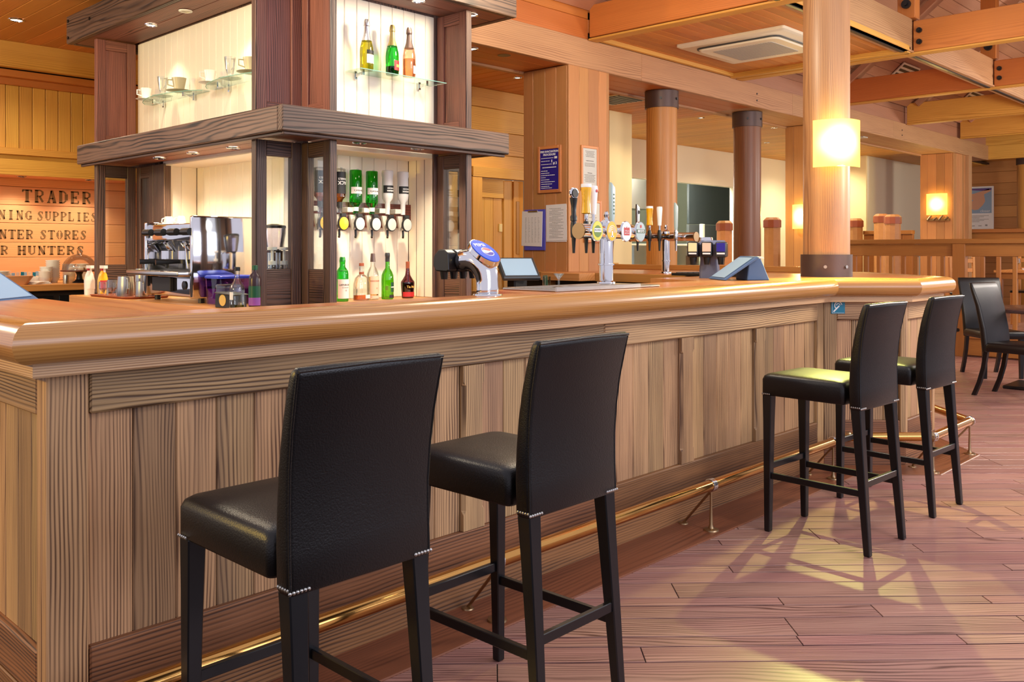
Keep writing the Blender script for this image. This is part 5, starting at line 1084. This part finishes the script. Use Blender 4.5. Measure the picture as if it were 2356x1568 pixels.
t_ = thing('wine_glass', 'clear stemmed glass behind the drip tray', 'glass', (2.98, 2.58, 1.1336)); g = G(); g.lathe([(.001, 0), (.03, .001), (.004, .006), (.0035, .035), (.02, .055), (.024, .06), (.022, .06), (.001, .045)], 18, caps=False); g.make('bowl', [GLASS], t_, wm(t_))

# post-mix dispenser with three valves
pm = thing('postmix_tower', 'grey soda tower with three labelled valves near the till', 'drinks dispenser', (4.93, 3.02, 1.1203), .45); M = wm(pm)
g = G(); g.loft([rrect(0, 0, .05, .06, .02, .0), rrect(0, 0, .05, .06, .02, .05), rrect(0, .0, .045, .055, .02, .12), rrect(0, -.01, .07, .075, .03, .17), rrect(0, -.02, .085, .085, .04, .21), rrect(0, -.02, .07, .07, .04, .235)]); g.make('tower_body', [SLATE], pm, M)
g = G(); g.loft([rrect(.05, .03, .06, .05, .03, .2355-.02), rrect(.05, .03, .05, .04, .03, .255)]); g.make('chrome_cap', [CHROME], pm, M)
for k_, mt in enumerate((CREAM, PINKG, BLUEP)):
    y_ = .09-k_*.085; Fv = M @ Matrix.Translation((-.13, y_, 0))
    vh = bx('valve_head', (0, -.034, .13), (.13, .034, .225), BLACK if k_ < 2 else DKGREY, pm, 'x', Fv, .012, 3)
    bx('valve_label', (-.004, -.026, .165), (-.0002, .026, .218), mt, vh, 'x', Fv, .001); bx('portion_buttons', (-.004, -.024, .148), (-.0002, .024, .158), PAPER, vh, 'x', Fv, .001)
    g = G(); g.cyl((.035, 0, .13), (.035, 0, .085), .024, .018, n=14); g.make('nozzle', [BLACK], vh, Fv)
# tills
def till(loc, rz, mat, label, s=1.0):
    t_ = thing('till_terminal', label, 'till', loc, rz, group='till terminals on the bar'); M = wm(t_) @ Matrix.Scale(s, 4)
    pr = lambda poly, x0, x1, nm, mt: (lambda g: (g.prism(poly, x0, x1, 0, Matrix(((0, 0, 1, 0), (1, 0, 0, 0), (0, 1, 0, 0), (0, 0, 0, 1)))), g.make(nm, [mt], t_, M, smooth=False)))(G())
    # y: back (-) to the screen side (+)
    o = pr([(-.075, 0), (-.06, .035), (-.04, .085), (-.022, .125), (.02, .125), (.05, .09), (.06, 0)], -.10, .10, 'housing', mat); b_ = o[1].modifiers.new('b', 'BEVEL'); b_.width = .004
    o = pr([(-.0, .132), (.015, .14), (.215, .004), (.20, -.0)], -.145, .145, 'screen_panel', mat); b_ = o[1].modifiers.new('b', 'BEVEL'); b_.width = .003
    pr([(.035, .129), (.20, .016), (.201, .018), (.036, .131)], -.12, .12, 'touch_screen', PSKY)
    for k_, (a, b) in enumerate(((.030, -.064), (.075, -.047))): bx('seam', (-.07, b-.003, a), (.03, b+.004, a+.004), DKGREY, t_, 'x', M, .0005)
    pr([(-.045, .1255), (-.03, .138), (.01, .138), (.02, .1265)], -.098, .098, 'top_cover', ACW)
till((4.80, 2.66, 1.1205), .85, TILLB, 'blue grey till seen from behind beside the big column')
slab('end_shelf', [(.765, 3.51), (1.12, 3.51), (1.12, 3.95), (.765, 3.95)], 1.07, 1.11, OAKTOP, bar)
till((.95, 3.66, 1.1105), -2.38, TILLB, 'blue till edge on the left end of the bar')
t3 = thing('card_terminal', 'black touch screen till tilted on the worktop behind the soda tower', 'till', (4.48, 4.25, 1.05)); M = wm(t3) @ Matrix.Translation((0, 0, -.03)) @ Matrix.Rotation(.0, 4, 'Z')
bx('stand_shelf', (-.25, -.1, -.05), (.35, .2, -.002), WORKT, t3, 'x', M); bx('stand', (-.05, -.02, 0), (.08, .06, .12), BLACK, t3, 'x', M, .01)
Mt = M @ Matrix.Translation((0, 0, .14)) @ Matrix.Rotation(-.5, 4, 'Z') @ Matrix.Rotation(-.9, 4, 'X'); bx('screen_case', (-.13, -.015, -.10), (.14, .02, .12), DKGREY, t3, 'x', Mt, .008); bx('touch_screen', (-.11, -.0175, -.08), (.12, -.0155, .10), PSKY, t3, 'x', Mt, .001)
tag(bx('cupboard_below_till', (4.25, 4.16, 0), (4.80, 4.44, .965), DKCAB, None, 'z'), 'dark cupboard below the black touch screen till', 'cupboard')
t4 = thing('menu_holder', 'small glass tumbler with green straws beside the black till', 'glass', (4.72, 4.2, 1.0185)); g = G(); g.lathe([(.025, 0), (.03, .09), (.028, .09), (.022, .005), (.001, .005)], 18, Matrix.Translation((0, 0, -.0)), caps=False); g.make('bowl', [GLASS], t4, wm(t4)); 
for i in range(4): g = G(); g.cyl((i*.008-.01, 0, .006), (i*.012-.02, .01, .10), .003, n=6); g.make('straw', [GRNL], t4, wm(t4))

# ---- notices on the pillar
def frame(nm, F, w, h, label, cat, fw=.02, plate=PAPER, fm=ORF, grp=None):
    t_ = tag(link(nm, None, F), label, cat, grp)
    bx('frame_side', (-w/2, -.014, -h/2), (-w/2+fw, -.001, h/2), fm, t_, 'z', F); bx('frame_side', (w/2-fw, -.014, -h/2), (w/2, -.001, h/2), fm, t_, 'z', F)
    bx('frame_rail', (-w/2+fw, -.014, h/2-fw), (w/2-fw, -.001, h/2), fm, t_, 'x', F); bx('frame_rail', (-w/2+fw, -.014, -h/2), (w/2-fw, -.001, -h/2+fw), fm, t_, 'x', F)
    bx('notice', (-w/2+fw, -.008, -h/2+fw), (w/2-fw, -.0012, h/2-fw), plate, t_, 'x', F, 0); return t_
def lines(t_, F, rows, mat, y=-.0086, th=.0016):
    g = G()
    for z, x0, x1, hh in rows:
        x = x0
        while x < x1:
            w = random.uniform(.006, .02); g.box((x, y-.0003, z), (min(x+w, x1), y, z+hh)); x += w+.003
    tag(g.make('print_lines', [mat], t_, F, smooth=False), kind='stuff')
F = facing((5.549, 4.90, 1.955), -pi/2); t_ = frame('fire_notice', F, .255, .385, 'wood framed blue fire evacuation notice on the square pillar', 'notice', .026, BLUEP)
text('lettering', 'FIRE EVACUATION', .0235, F @ Matrix.Translation((0, -.0088, .145)), WINK, t_, bold=.0006); text('lettering', 'PROCEDURE', .0235, F @ Matrix.Translation((0, -.0088, .120)), WINK, t_, bold=.0006)
g = G(); g.box((.055, -.009, .085), (.085, -.0084, .103)); g.box((.022, -.009, .055), (.032, -.0084, .078)); g.make('pictogram', [WINK], t_, F, smooth=False); text('lettering', '# 3', .03, F @ Matrix.Translation((.062, -.0088, .047)), WINK, t_, bold=.0008)
lines(t_, F, [(.09, -.09, .045, .005), (.066, -.09, .005, .005), (.04, -.09, .03, .005), (.012, -.075, .075, .008)]+[(-.015-i*.018, -.09, (-.02, .0, .06, -.04, .0, .06, .03, .0)[i], .0055) for i in range(8)]+[(-.155, -.09, .03, .005)], WINK)
F = facing((5.81, 4.699, 1.965), 0); t_ = frame('licence_notice', F, .225, .375, 'framed grey licence notice on the front face of the pillar', 'notice', .022, plain('notice_grey', (206, 208, 200), .6))
lines(t_, F, [(.14-i*.011, -.06+(i % 3)*.008, .06-(i % 2)*.01, .004) for i in range(5)]+[(.06, -.05, .05, .006)]+[(.04-i*.011, -.065, .065, .004) for i in range(3)]+[(-.04, -.03, .03, .006)]+[(-.055-i*.011, -.07+(i % 2)*.01, .07-(i % 2)*.01, .004) for i in range(6)]+[(-.135, -.02, .02, .004)], INK)
F = facing((5.85, 4.699, 1.53), 0); t_ = frame('certificate_frame', F, .225, .35, 'framed certificate behind the beer tap handles', 'notice', .022, plain('notice_cream', (216, 216, 200), .6)); lines(t_, F, [(.10, -.01, .01, .012), (.08, -.03, .03, .005), (.03, -.05, .05, .004), (.0, -.06, .06, .004)], INK)
F = facing((5.549, 5.08, 1.46), -pi/2); t_ = tag(link('clipboard', None, F), 'blue clipboard with printed sheet hanging on the square pillar', 'clipboard')
bx('board', (-.10, -.010, -.17), (.135, -.001, .17), BLUECL, t_, 'z', F); bx('paper_sheet', (-.125, -.014, -.135), (.105, -.0105, .155), PAPER, t_, 'z', F @ Matrix.Rotation(.03, 4, 'Y'), .0005); bx('clip', (-.05, -.02, .148), (.06, -.0145, .162), STEEL, t_, 'x', F)
g = G()
for r_ in range(17):
    for c_ in range(5): g.box((-.085+c_*.036, -.0146, .10-r_*.0125), (-.085+c_*.036+random.uniform(.008, .018), -.0143, .1025-r_*.0125))
tag(g.make('print_lines', [INK], t_, F, smooth=False), kind='stuff')
F = facing((5.549, 4.825, 1.51), -pi/2); t_ = tag(link('paper_notice', None, F), 'stack of white typed sheets pinned right of the clipboard', 'paper')
bx('paper_sheet', (-.115, -.004, -.15), (.105, -.001, .15), PAPER, t_, 'z', F, .0005); bx('paper_sheet', (-.11, -.007, -.14), (.11, -.0045, .155), PAPER, t_, 'z', F @ Matrix.Rotation(-.02, 4, 'Y'), .0005)
lines(t_, F, [(.12-i*.0125, -.075+(i % 4 == 1)*.03, (.05, .08, .02, .07)[i % 4], .003) for i in range(20)], INK, -.0074)

# ================================================================ LEFT SERVING COUNTER UNDER THE SIGN
sc_ = thing('serving_counter', 'beech topped serving counter under the stencilled sign', 'counter', (2.5, 8.6, 0))
bx('counter_slab', (1.3, 8.15, .945), (3.75, 9.19, 1.0), WORKT, sc_, 'x', None, .005); bx('cabinet', (1.3, 8.22, 0), (3.7, 9.18, .944), DKCAB, sc_, 'x')
for i in range(3): bx('cabinet_panel', (1.4+i*.75, 8.205, .1), (2.1+i*.75, 8.219, .9), BLACK, sc_, 'x'); bx('shelf_strip', (3.0, 8.19, .86), (3.3, 8.204, .87), STEEL, sc_) if i == 0 else None
def stack(nm, x, y, r, n, dz, prof, label, mat, gp, cat):
    od = ['topmost', 'second from the top', 'third from the top', 'fourth from the top', 'fifth from the top', 'sixth from the top', 'seventh from the top', 'eighth from the top', 'ninth from the top', 'tenth from the top', 'eleventh from the top']
    for i in range(n):
        t_ = tag(link(nm, None, Matrix.Translation((x, y, 1.0005+i*dz))), label+', '+('bottommost' if i == 0 else od[n-1-i]), cat, gp); g = G(); g.lathe([(a*r, b) for a, b in prof], 24, caps=False); g.make('body', [mat], t_, wm(t_))
PLT = [(.001, 0), (.55, 0), (.6, .004), (1, .013), (1, .015), (.55, .006), (.001, .006)]
stack('side_plate', 2.50, 8.42, .085, 12, .009, PLT, 'white plate of the tall stack left of the basket', WHITE, 'white side plates in a stack', 'plate')
stack('side_plate', 2.60, 8.66, .085, 9, .009, PLT, 'white plate of the lower stack behind the basket', WHITE, 'white side plates in the second stack', 'plate')
BWL = [(.001, 0), (.6, 0), (.75, .02), (1, .05), (.96, .05), (.7, .015), (.001, .012)]
stack('soup_bowl', 2.99, 8.62, .062, 9, .019, BWL, 'white bowl of the tallest stack by the cake stand', WHITE, 'white bowls in the tallest stack', 'bowl')
stack('soup_bowl', 2.90, 8.52, .055, 6, .019, BWL, 'white bowl of the middle stack by the cake stand', WHITE, 'white bowls in the middle stack', 'bowl')
stack('soup_bowl', 2.86, 8.44, .052, 4, .019, BWL, 'white bowl of the lowest stack by the shaker', WHITE, 'white bowls in the lowest stack', 'bowl')
stack('soup_bowl', 3.16, 8.70, .06, 7, .019, BWL, 'white bowl of the stack behind the cake stand', WHITE, 'white bowls behind the cake stand', 'bowl')
stack('soup_bowl', 3.30, 8.75, .06, 7, .019, BWL, 'white bowl of the farthest stack behind the dome', WHITE, 'white bowls in the farthest stack', 'bowl')
t_ = thing('bread_basket', 'tan oval basket at the left end of the serving counter', 'basket', (2.55, 8.26, 1.0005)); M = wm(t_); g = G(); g.loft([rrect(0, 0, .10, .06, .04, 0), rrect(0, 0, .155, .085, .06, .075), rrect(0, 0, .145, .077, .06, .075), rrect(0, 0, .09, .05, .04, .008)]); g.make('basket_body', [TANP], t_, M)
t_ = thing('napkin_stack', 'crumpled white napkins beside the tan basket', 'napkins', (2.76, 8.30, 1.0005), .3); M = wm(t_)
for i in range(3): bx('napkin', (-.09+i*.01, -.06, i*.008), (.09-i*.01, .06, i*.008+.0075), PAPER, t_, 'x', M @ Matrix.Rotation(i*.2, 4, 'Z'), .003)
t_ = thing('sachet_box', 'white box of blue and pink sachets behind the napkins', 'box', (2.74, 8.56, 1.0005)); M = wm(t_); bx('tray', (-.12, -.05, 0), (.12, .05, .06), WHITE, t_, 'x', M)
for i in range(7): bx('sachet', (-.11+i*.032, -.03, .061), (-.085+i*.032, -.02, .10), [PSKY, PINKG, TEAL][i % 3], t_, 'z', M @ Matrix.Rotation(.05*((i % 3)-1), 4, 'Y'), .001)
t_ = thing('pepper_shaker', 'small steel shaker in front of the white bowls', 'shaker', (2.97, 8.25, 1.0005)); g = G(); g.lathe([(.022, 0), (.023, .01), (.023, .06), (.019, .075), (.001, .078)], 18); g.make('body', [STEEL], t_, wm(t_))
t_ = thing('cake_stand', 'dark wooden cake stand on the serving counter', 'cake stand', (3.14, 8.40, 1.0005)); M = wm(t_); g = G(); g.lathe([(.06, 0), (.058, .006), (.028, .03), (.022, .07), (.035, .098), (.038, .1)], 24); g.make('pedestal', [BLACK], t_, M); g = G(); g.lathe([(.001, .1005), (.15, .1005), (.155, .106), (.155, .112), (.001, .112)], 32); g.make('plate', [MAHO], t_, M)
t_ = thing('glass_dome', 'clear glass dome covering the cakes', 'dome', (3.14, 8.40, 1.113)); M = wm(t_); g = G(); g.lathe([(.142, 0)]+[(.142*math.cos(a), .142*math.sin(a)*.95+.01) for a in [i*pi/20 for i in range(1, 10)]]+[(.012, .15), (.016, .158), (.024, .168), (.018, .18), (.001, .182)], 32, caps=False); g.make('dome', [GLASS], t_, M)
for i, (a, b) in enumerate([(-.06, -.02), (0, -.05), (.06, -.01), (0, .05)]):
    t_ = thing('cake_slice', 'pale cake under the glass dome, %s' % ['at its left side', 'at its front', 'at its right side', 'at its back'][i], 'cake', (3.14+a, 8.40+b, 1.1132), i, 'cakes under the glass dome'); bx('sponge', (-.03, -.024, 0), (.03, .024, .022), CAKE, t_, 'x', wm(t_), .005, 2); bx('icing', (-.029, -.023, .0222), (.029, .023, .028), WHITE, t_, 'x', wm(t_), .003, 2)

# ================================================================ BALUSTRADE AND DINING AREA
bal = thing('balustrade', 'wooden balustrade with broad handrail behind the bar end', 'railing', (11.7, 3.5, 0))
XB = 11.7
bx('handrail', (XB-.06, .9, 1.365), (XB+.10, 5.2, 1.425), RAILW, bal, 'y', None, .008); bx('top_board', (XB-.02, .9, 1.215), (XB+.03, 5.2, 1.363), RAILW, bal, 'y'); bx('bottom_board', (XB-.01, .9, .02), (XB+.04, 5.2, .22), RAILW, bal, 'y'); bx('bottom_rail', (XB-.03, .9, .222), (XB+.05, 5.2, .27), RAILW, bal, 'y')
bx('newel_post', (XB-.05, 3.60, 0), (XB+.06, 3.745, 1.363), RAILW, bal, 'z'); bx('newel_post', (XB-.05, 1.3, 0), (XB+.06, 1.44, 1.363), RAILW, bal, 'z')
g = G(); g.cyl((XB-.051, 3.68, .32), (XB-.065, 3.68, .32), .022, n=12); g.make('bolt', [BLACK], bal)
y = 3.85; 
while y < 5.1: bx('baluster', (XB-.015, y, .272), (XB+.025, y+.045, 1.213), RAILW, bal, 'z'); y += .157
y = 3.44
while y > 1.5: bx('baluster', (XB-.015, y-.045, .272), (XB+.025, y, 1.213), RAILW, bal, 'z'); y -= .175
def newel(x, y, h, label):
    t_ = thing('round_newel_post', label, 'post', (x, y, 0), group='round topped partition posts'); F_ = Matrix.Translation((x, y, 0))
    g = G(); g.lathe([(.11, 0), (.11, h-.14)], 10); g.make('post_shaft', [PILW], t_, F_, smooth=False)
    g = G(); g.lathe([(.123, h-.1395), (.123, h-.04)], 10); g.make('collar_band', [BRNL], t_, F_, smooth=False); g = G(); g.lathe([(.115, h-.0395), (.113, h-.03), (.08, h)], 10); g.make('chamfered_cap', [PILW], t_, F_, smooth=False)
newel(13.69, 5.24, 1.82, 'round topped post with collar band, right of a pair behind the railing'); newel(14.37, 5.68, 1.86, 'round topped post with collar band, left of a pair behind the railing'); newel(14.45, 6.13, 1.80, 'round topped post just right of the big column'); newel(11.5, 6.05, 1.74, 'round topped post beside the dark column'); newel(11.5, 6.8, 1.71, 'round topped post left of the dark brown column')
pr_ = thing('low_partition', 'low boarded partition with capped top behind the railing', 'partition', (15, 4, 0))
bx('cap_board', (15.45, 2.0, 1.56), (15.65, 4.75, 1.62), RAILW, pr_, 'y'); bx('frieze_board', (15.5, 2.0, 1.40), (15.6, 4.75, 1.558), RAILW, pr_, 'y'); bx('cap_board', (14.62, 5.3, 1.54), (14.75, 6.08, 1.60), RAILW, pr_, 'y'); bx('frieze_board', (14.65, 5.3, .3), (14.72, 6.08, 1.538), RAILW, pr_, 'z')
for i in range(4): bx('partition_post', (15.52, 2.0+i*.85, .3), (15.59, 2.1+i*.85, 1.398), PILW, pr_, 'z')
sb = thing('dumb_waiter', 'pine waiter station with dark tray left of the lamp pillar', 'sideboard', (11.2, 5.6, 0)); bx('cabinet_side', (11.6, 5.35, 0), (12.5, 5.75, .85), RAILW, sb, 'x'); bx('top_board', (11.5, 5.3, 1.22), (12.6, 5.8, 1.27), RAILW, sb); bx('rail_board', (11.6, 5.4, 1.0), (12.5, 5.45, 1.2), RAILW, sb)
for a in (11.6, 12.4): bx('leg', (a, 5.35, .85), (a+.07, 5.42, 1.22), RAILW, sb, 'z')
tag(bx('dark_tray', (11.7, 5.35, 1.2705), (12.3, 5.7, 1.30), BLACK, None, 'x', None, .006), 'dark tray on the waiter station', 'tray')
plat = struct('floor_platform'); bx('platform_deck', (11.85, .5, -.005), (18.1, 5.9, .28), FLOORW, plat, 'x')
# dining furniture on the raised platform
def wood_table(x, y, label, z0=.281):
    t_ = thing('dining_table', label, 'table', (x, y, z0), group='wooden dining tables beyond the railing'); M = wm(t_)
    for i in range(3): bx('top_plank', (-.4, -.4+i*.267, .72), (.4, -.4+(i+1)*.267-.002, .75), WORKT, t_, 'x', M)
    bx('apron', (-.36, -.36, .64), (.36, -.34, .719), RAILW, t_, 'x', M); bx('apron', (-.36, -.36, .64), (-.34, .36, .719), RAILW, t_, 'y', M)
    for a in (-.36, .31):
        for b in (-.36, .31): bx('leg', (a, b, 0), (a+.05, b+.05, .719), RAILW, t_, 'z', M)
    for i, (a, b) in enumerate([(-.25, -.2), (.1, -.25), (-.1, .2)]):
        w_ = thing('wine_glass', 'wine glass %s the %s' % (['left on', 'right on', 'rear on'][i], label.replace('in the middle of the platform', 'mid platform').replace('at the right edge of the photo', 'farthest to the right')), 'glass', (x+a, y+b, z0+.7505), group='glassware on the far tables'); g = G(); g.lathe([(.03, 0), (.004, .005), (.004, .06), (.03, .09), (.032, .13), (.026, .15), (.024, .15), (.026, .09), (.001, .07)], 12, caps=False); g.make('bowl', [GLASS], w_, wm(w_))
    for i, (a, b) in enumerate([(-.15, .05), (.2, .15)]):
        w_ = tag(bx('napkin', (x+a, y+b, z0+.7505), (x+a+.12, y+b+.08, z0+.765), PAPER, None, 'x', None, .004), 'folded napkin %s the %s' % (['at the middle of', 'at the side of'][i], label.replace('in the middle of the platform', 'mid platform').replace('at the right edge of the photo', 'farthest to the right')), 'napkin', 'napkins on the far tables')
def wood_chair(x, y, rz, label, z0=.281):
    t_ = thing('wooden_chair', label, 'chair', (x, y, z0), rz, 'light wooden chairs beyond the railing'); M = wm(t_)
    bx('seat', (-.21, -.2, .43), (.21, .2, .46), BLACK, t_, 'x', M, .008)
    for a in (-.2, .165):
        bx('leg', (a, .165, 0), (a+.035, .2, .429), WORKT, t_, 'z', M); beam('back_post', (a+.018, -.19, 0), (a+.018, -.22, .92), .035, .03, WORKT, t_, frame=M)
    for z in (.6, .72, .84): bx('back_slat', (-.165, -.225, z), (.165, -.205, z+.05), WORKT, t_, 'x', M)
    bx('stretcher', (-.165, -.01, .2), (.165, .01, .22), WORKT, t_, 'x', M)
wood_table(13.0, 3.15, 'pine dining table nearest the railing'); wood_table(14.4, 2.6, 'pine dining table in the middle of the platform'); wood_table(13.4, 1.75, 'pine dining table at the right edge of the photo')
for a in [(12.5, 3.75, 2.6, 'light wooden chair beside the railing post'), (13.7, 3.4, 1.6, 'light wooden chair behind the nearest pine table'), (12.95, 2.46, 0, 'light wooden chair in front of the nearest pine table'), (14.4, 3.25, pi, 'light wooden chair behind the middle pine table'), (12.35, 1.8, -1.5, 'light wooden chair near the railing at the right edge')]: wood_chair(*a)
# poster on the far wall
F = facing((18.195, 5.40, 2.07), -pi/2); t_ = tag(link('wall_poster', None, F), 'white framed poster of folded hands on the far boarded wall', 'poster'); w, h = .56, .80
bx('frame', (-w/2, -.03, -h/2), (w/2, -.001, h/2), WINK, t_, 'x', F, .003); bx('photo_panel', (-w/2+.03, -.032, -.10), (w/2-.03, -.0305, h/2-.03), PSKY, t_, 'x', F, 0)
g = G(); g.prism([(-.25, .36), (.25, .36), (.25, .33), (.1, .315), (-.25, .35)], -.0335, -.0325, 0, Matrix(((1, 0, 0, 0), (0, 0, 1, 0), (0, 1, 0, 0), (0, 0, 0, 1)))); g.make('purple_swoosh', [PPUR], t_, F, smooth=False)
XZ = Matrix(((1, 0, 0, 0), (0, 0, 1, 0), (0, 1, 0, 0), (0, 0, 0, 1)))
g = G(); g.prism([(-.25, .24), (-.05, .27), (.08, .31), (.2, .35), (.24, .31), (.12, .25), (.14, .12), (.10, .05), (.02, -.03), (-.05, -.04), (-.12, .0), (-.25, .02), (-.25, .08), (-.12, .1), (-.06, .15), (-.25, .17)], -.0335, -.0325, 0, XZ); g.make('clasped_hands', [SKIN], t_, F, smooth=False)
lines(t_, F, [(-.15-i*.022, -.23, .2-(i % 3)*.08, .008) for i in range(6)]+[(-.34, -.22, -.18, .02), (-.34, -.1, -.04, .012), (-.34, .02, .08, .012), (-.34, .14, .18, .03)], INK, -.0302)
text('lettering', 'closer', .07, F @ Matrix.Translation((.14, -.0335, -.06)), WINK, t_)

# ---- dining chairs and pedestal table right of the bar
def dine_chair(x, y, rz, label):
    t_ = thing('dining_chair', label, 'chair', (x, y, 0), rz, 'dark leather dining chairs at the round table'); M = wm(t_)
    g = G(); g.loft([rrect(0, .02, .205, .215, .03, .40), rrect(0, .02, .215, .225, .035, .41), rrect(0, .02, .215, .225, .035, .455), rrect(0, .02, .205, .215, .045, .475), rrect(0, .02, .15, .16, .05, .482)]); g.make('seat', [LEATHC], t_, M, auto=1.2)
    g = G(); rings = []
    for z, yc, th, hw in [(.395, -.205, .06, .205), (.47, -.21, .062, .208), (.6, -.222, .056, .212), (.8, -.262, .046, .216), (.95, -.31, .036, .218), (.995, -.325, .028, .214), (1.0, -.326, .012, .206)]: rings.append(rrect(0, yc, hw, th/2, th*.4, z, 3))
    g.loft(rings); g.make('backrest', [LEATHC], t_, M, auto=1.2)
    for s_ in (-1, 1):
        g = G(); g.loft([[Vector((s_*.18+a*.016, .19+b*.016, .001)) for a, b in ((-1, -1), (1, -1), (1, 1), (-1, 1))], [Vector((s_*.18+a*.022, .19+b*.022, .40)) for a, b in ((-1, -1), (1, -1), (1, 1), (-1, 1))]]); g.make('leg', [BLACKW], t_, M, smooth=False)
        g = G(); g.loft([[Vector((s_*.175+a*.016, yy+b*.018, z)) for a, b in ((-1, -1), (1, -1), (1, 1), (-1, 1))] for z, yy in ((.001, -.31), (.12, -.262), (.25, -.225), (.40, -.20))]); g.make('leg', [BLACKW], t_, M, smooth=False)
dine_chair(8.77, 2.26, pi-.2, 'dark leather dining chair in front, at the round table'); dine_chair(10.08, 2.84, 2.3, 'dark leather dining chair behind the round table')
pt_ = thing('pedestal_table', 'round dark table on black pedestal right of the bar', 'table', (9.50, 2.27, 0)); M = wm(pt_)
g = G(); g.lathe([(.001, .715), (.46, .715), (.475, .725), (.475, .745), (.46, .752), (.001, .752)], 48); g.make('table_top', [wood('dark_table_top', (84, 60, 56), (50, 36, 36), freq=12, rough=.22, bump=.05, var=.02)], pt_, M)
g = G(); g.lathe([(.06, .03), (.055, .05), (.055, .7), (.12, .714)], 20); g.make('pedestal', [BLACKW], pt_, M); bx('base_plate', (-.26, -.26, .001), (.26, .26, .03), BLACK, pt_, 'x', M, .008)

# ================================================================ AIR CONDITIONER
ac = thing('air_conditioner', 'white ceiling cassette air conditioner in the plank ceiling', 'air conditioner', (7.06, 3.87, 3.03)); M = wm(ac)
g = G(); g.loft([rrect(0, 0, .47, .50, .02, .034), rrect(0, 0, .47, .50, .02, .012), rrect(0, 0, .45, .48, .03, .0)]); g.make('housing', [ACW], ac, M)
g = G(); g.loft([rrect(0, 0, .36, .39, .07, -.001), rrect(0, 0, .36, .39, .07, -.012)]); g.make('air_slot', [DKGREY], ac, M); g = G(); g.loft([rrect(0, 0, .345, .375, .06, -.0121), rrect(0, 0, .335, .365, .06, -.024)]); g.make('intake_panel', [ACW], ac, M)
g = G(); g.loft([rrect(0, 0, .25, .28, .03, -.0242), rrect(0, 0, .25, .28, .03, -.027)]); g.make('grille', [FOAMW], ac, M)
g = G()
for i in range(24): g.box((-.24, -.27+i*.0228, -.0285), (.24, -.262+i*.0228, -.0272))
tag(g.make('grille_louvres', [plain('louvre_grey', (150, 150, 144), .5)], ac, M, smooth=False), kind='stuff')
# slotted roof vent
for i, (x, y) in enumerate([(11.74, 4.33), (14.4, 4.34)]):
    z = 3.27+(4.7-y)*.87-.04; v_ = thing('roof_vent', ['blue white slotted vent in the sloping roof above the lamp column', 'smaller slotted vent farther along the sloping roof'][i], 'vent', (x, y, z), group='slotted vents in the sloping roof'); Mv = Matrix.Translation((x, y, z)) @ Matrix.Rotation(-math.atan(.87), 4, 'X')
    bx('vent_frame', (-.27, -.11, -.01), (.27, .11, .01), ACW, v_, 'x', Mv)
    for k_ in range(3): bx('vent_slot', (-.25, -.09+k_*.065, -.013), (.25, -.055+k_*.065, -.0102), BLACK, v_, 'x', Mv, .001)

# ================================================================ KITCHEN
hd = thing('extractor_hood', 'stainless extractor hood in the kitchen', 'extractor hood', (10.9, 9.0, 2))
g = G(); g.prism([(10.2, 1.95), (12.35, 1.95), (12.35, 2.22), (11.95, 2.56), (10.2, 2.56)], 8.55, 9.5, 0, XZ); g.make('canopy', [STEEL], hd, smooth=False); bx('light_strip', (10.3, 8.54, 2.48), (11.7, 8.549, 2.56), WINK, hd)
tag(bx('kitchen_oven', (10.6, 8.8, 0), (11.9, 9.6, 1.80), DKGREY, None, 'z'), 'dark oven stack below the extractor hood', 'oven')
ks = thing('kitchen_screen', 'large dark screen panel over the kitchen pass', 'screen', (13.9, 8.3, 1.2)); bx('upper_panel', (12.75, 8.2, 1.72), (14.3, 8.24, 2.45), KDARK, ks); bx('lower_panel', (12.75, 8.2, 1.10), (14.3, 8.25, 1.71), plain('slate_panel', (70, 74, 72), .5), ks)
kp = thing('kitchen_pass', 'stainless kitchen pass counter with glass gantry', 'counter', (10.5, 7.9, 0)); bx('counter_slab', (8.6, 7.64, .99), (12.9, 8.2, 1.04), STEEL, kp); bx('glass_shelf', (9.6, 7.7, 1.36), (12.6, 8.05, 1.375), SHELFG, kp, bev=0); bx('shelf_edge', (9.6, 7.68, 1.355), (12.6, 7.699, 1.38), ACW, kp)
for x_ in (10.1, 11.2, 12.4): bx('gantry_post', (x_, 7.72, 1.041), (x_+.06, 7.78, 1.70), ACW, kp, 'z')
bx('lower_glass', (9.6, 7.74, 1.041), (12.6, 7.75, 1.35), PANE, kp, bev=0)
gl = thing('griddle_rack', 'black griddle rack on the kitchen pass', 'rack', (12.7, 7.75, 1.04)); bx('body', (12.5, 7.80, 1.041), (12.88, 8.1, 1.2), BLACK, gl, 'x'); beam('rack_panel', (12.69, 7.82, 1.22), (12.69, 8.1, 1.34), .36, .02, BLACK, gl)
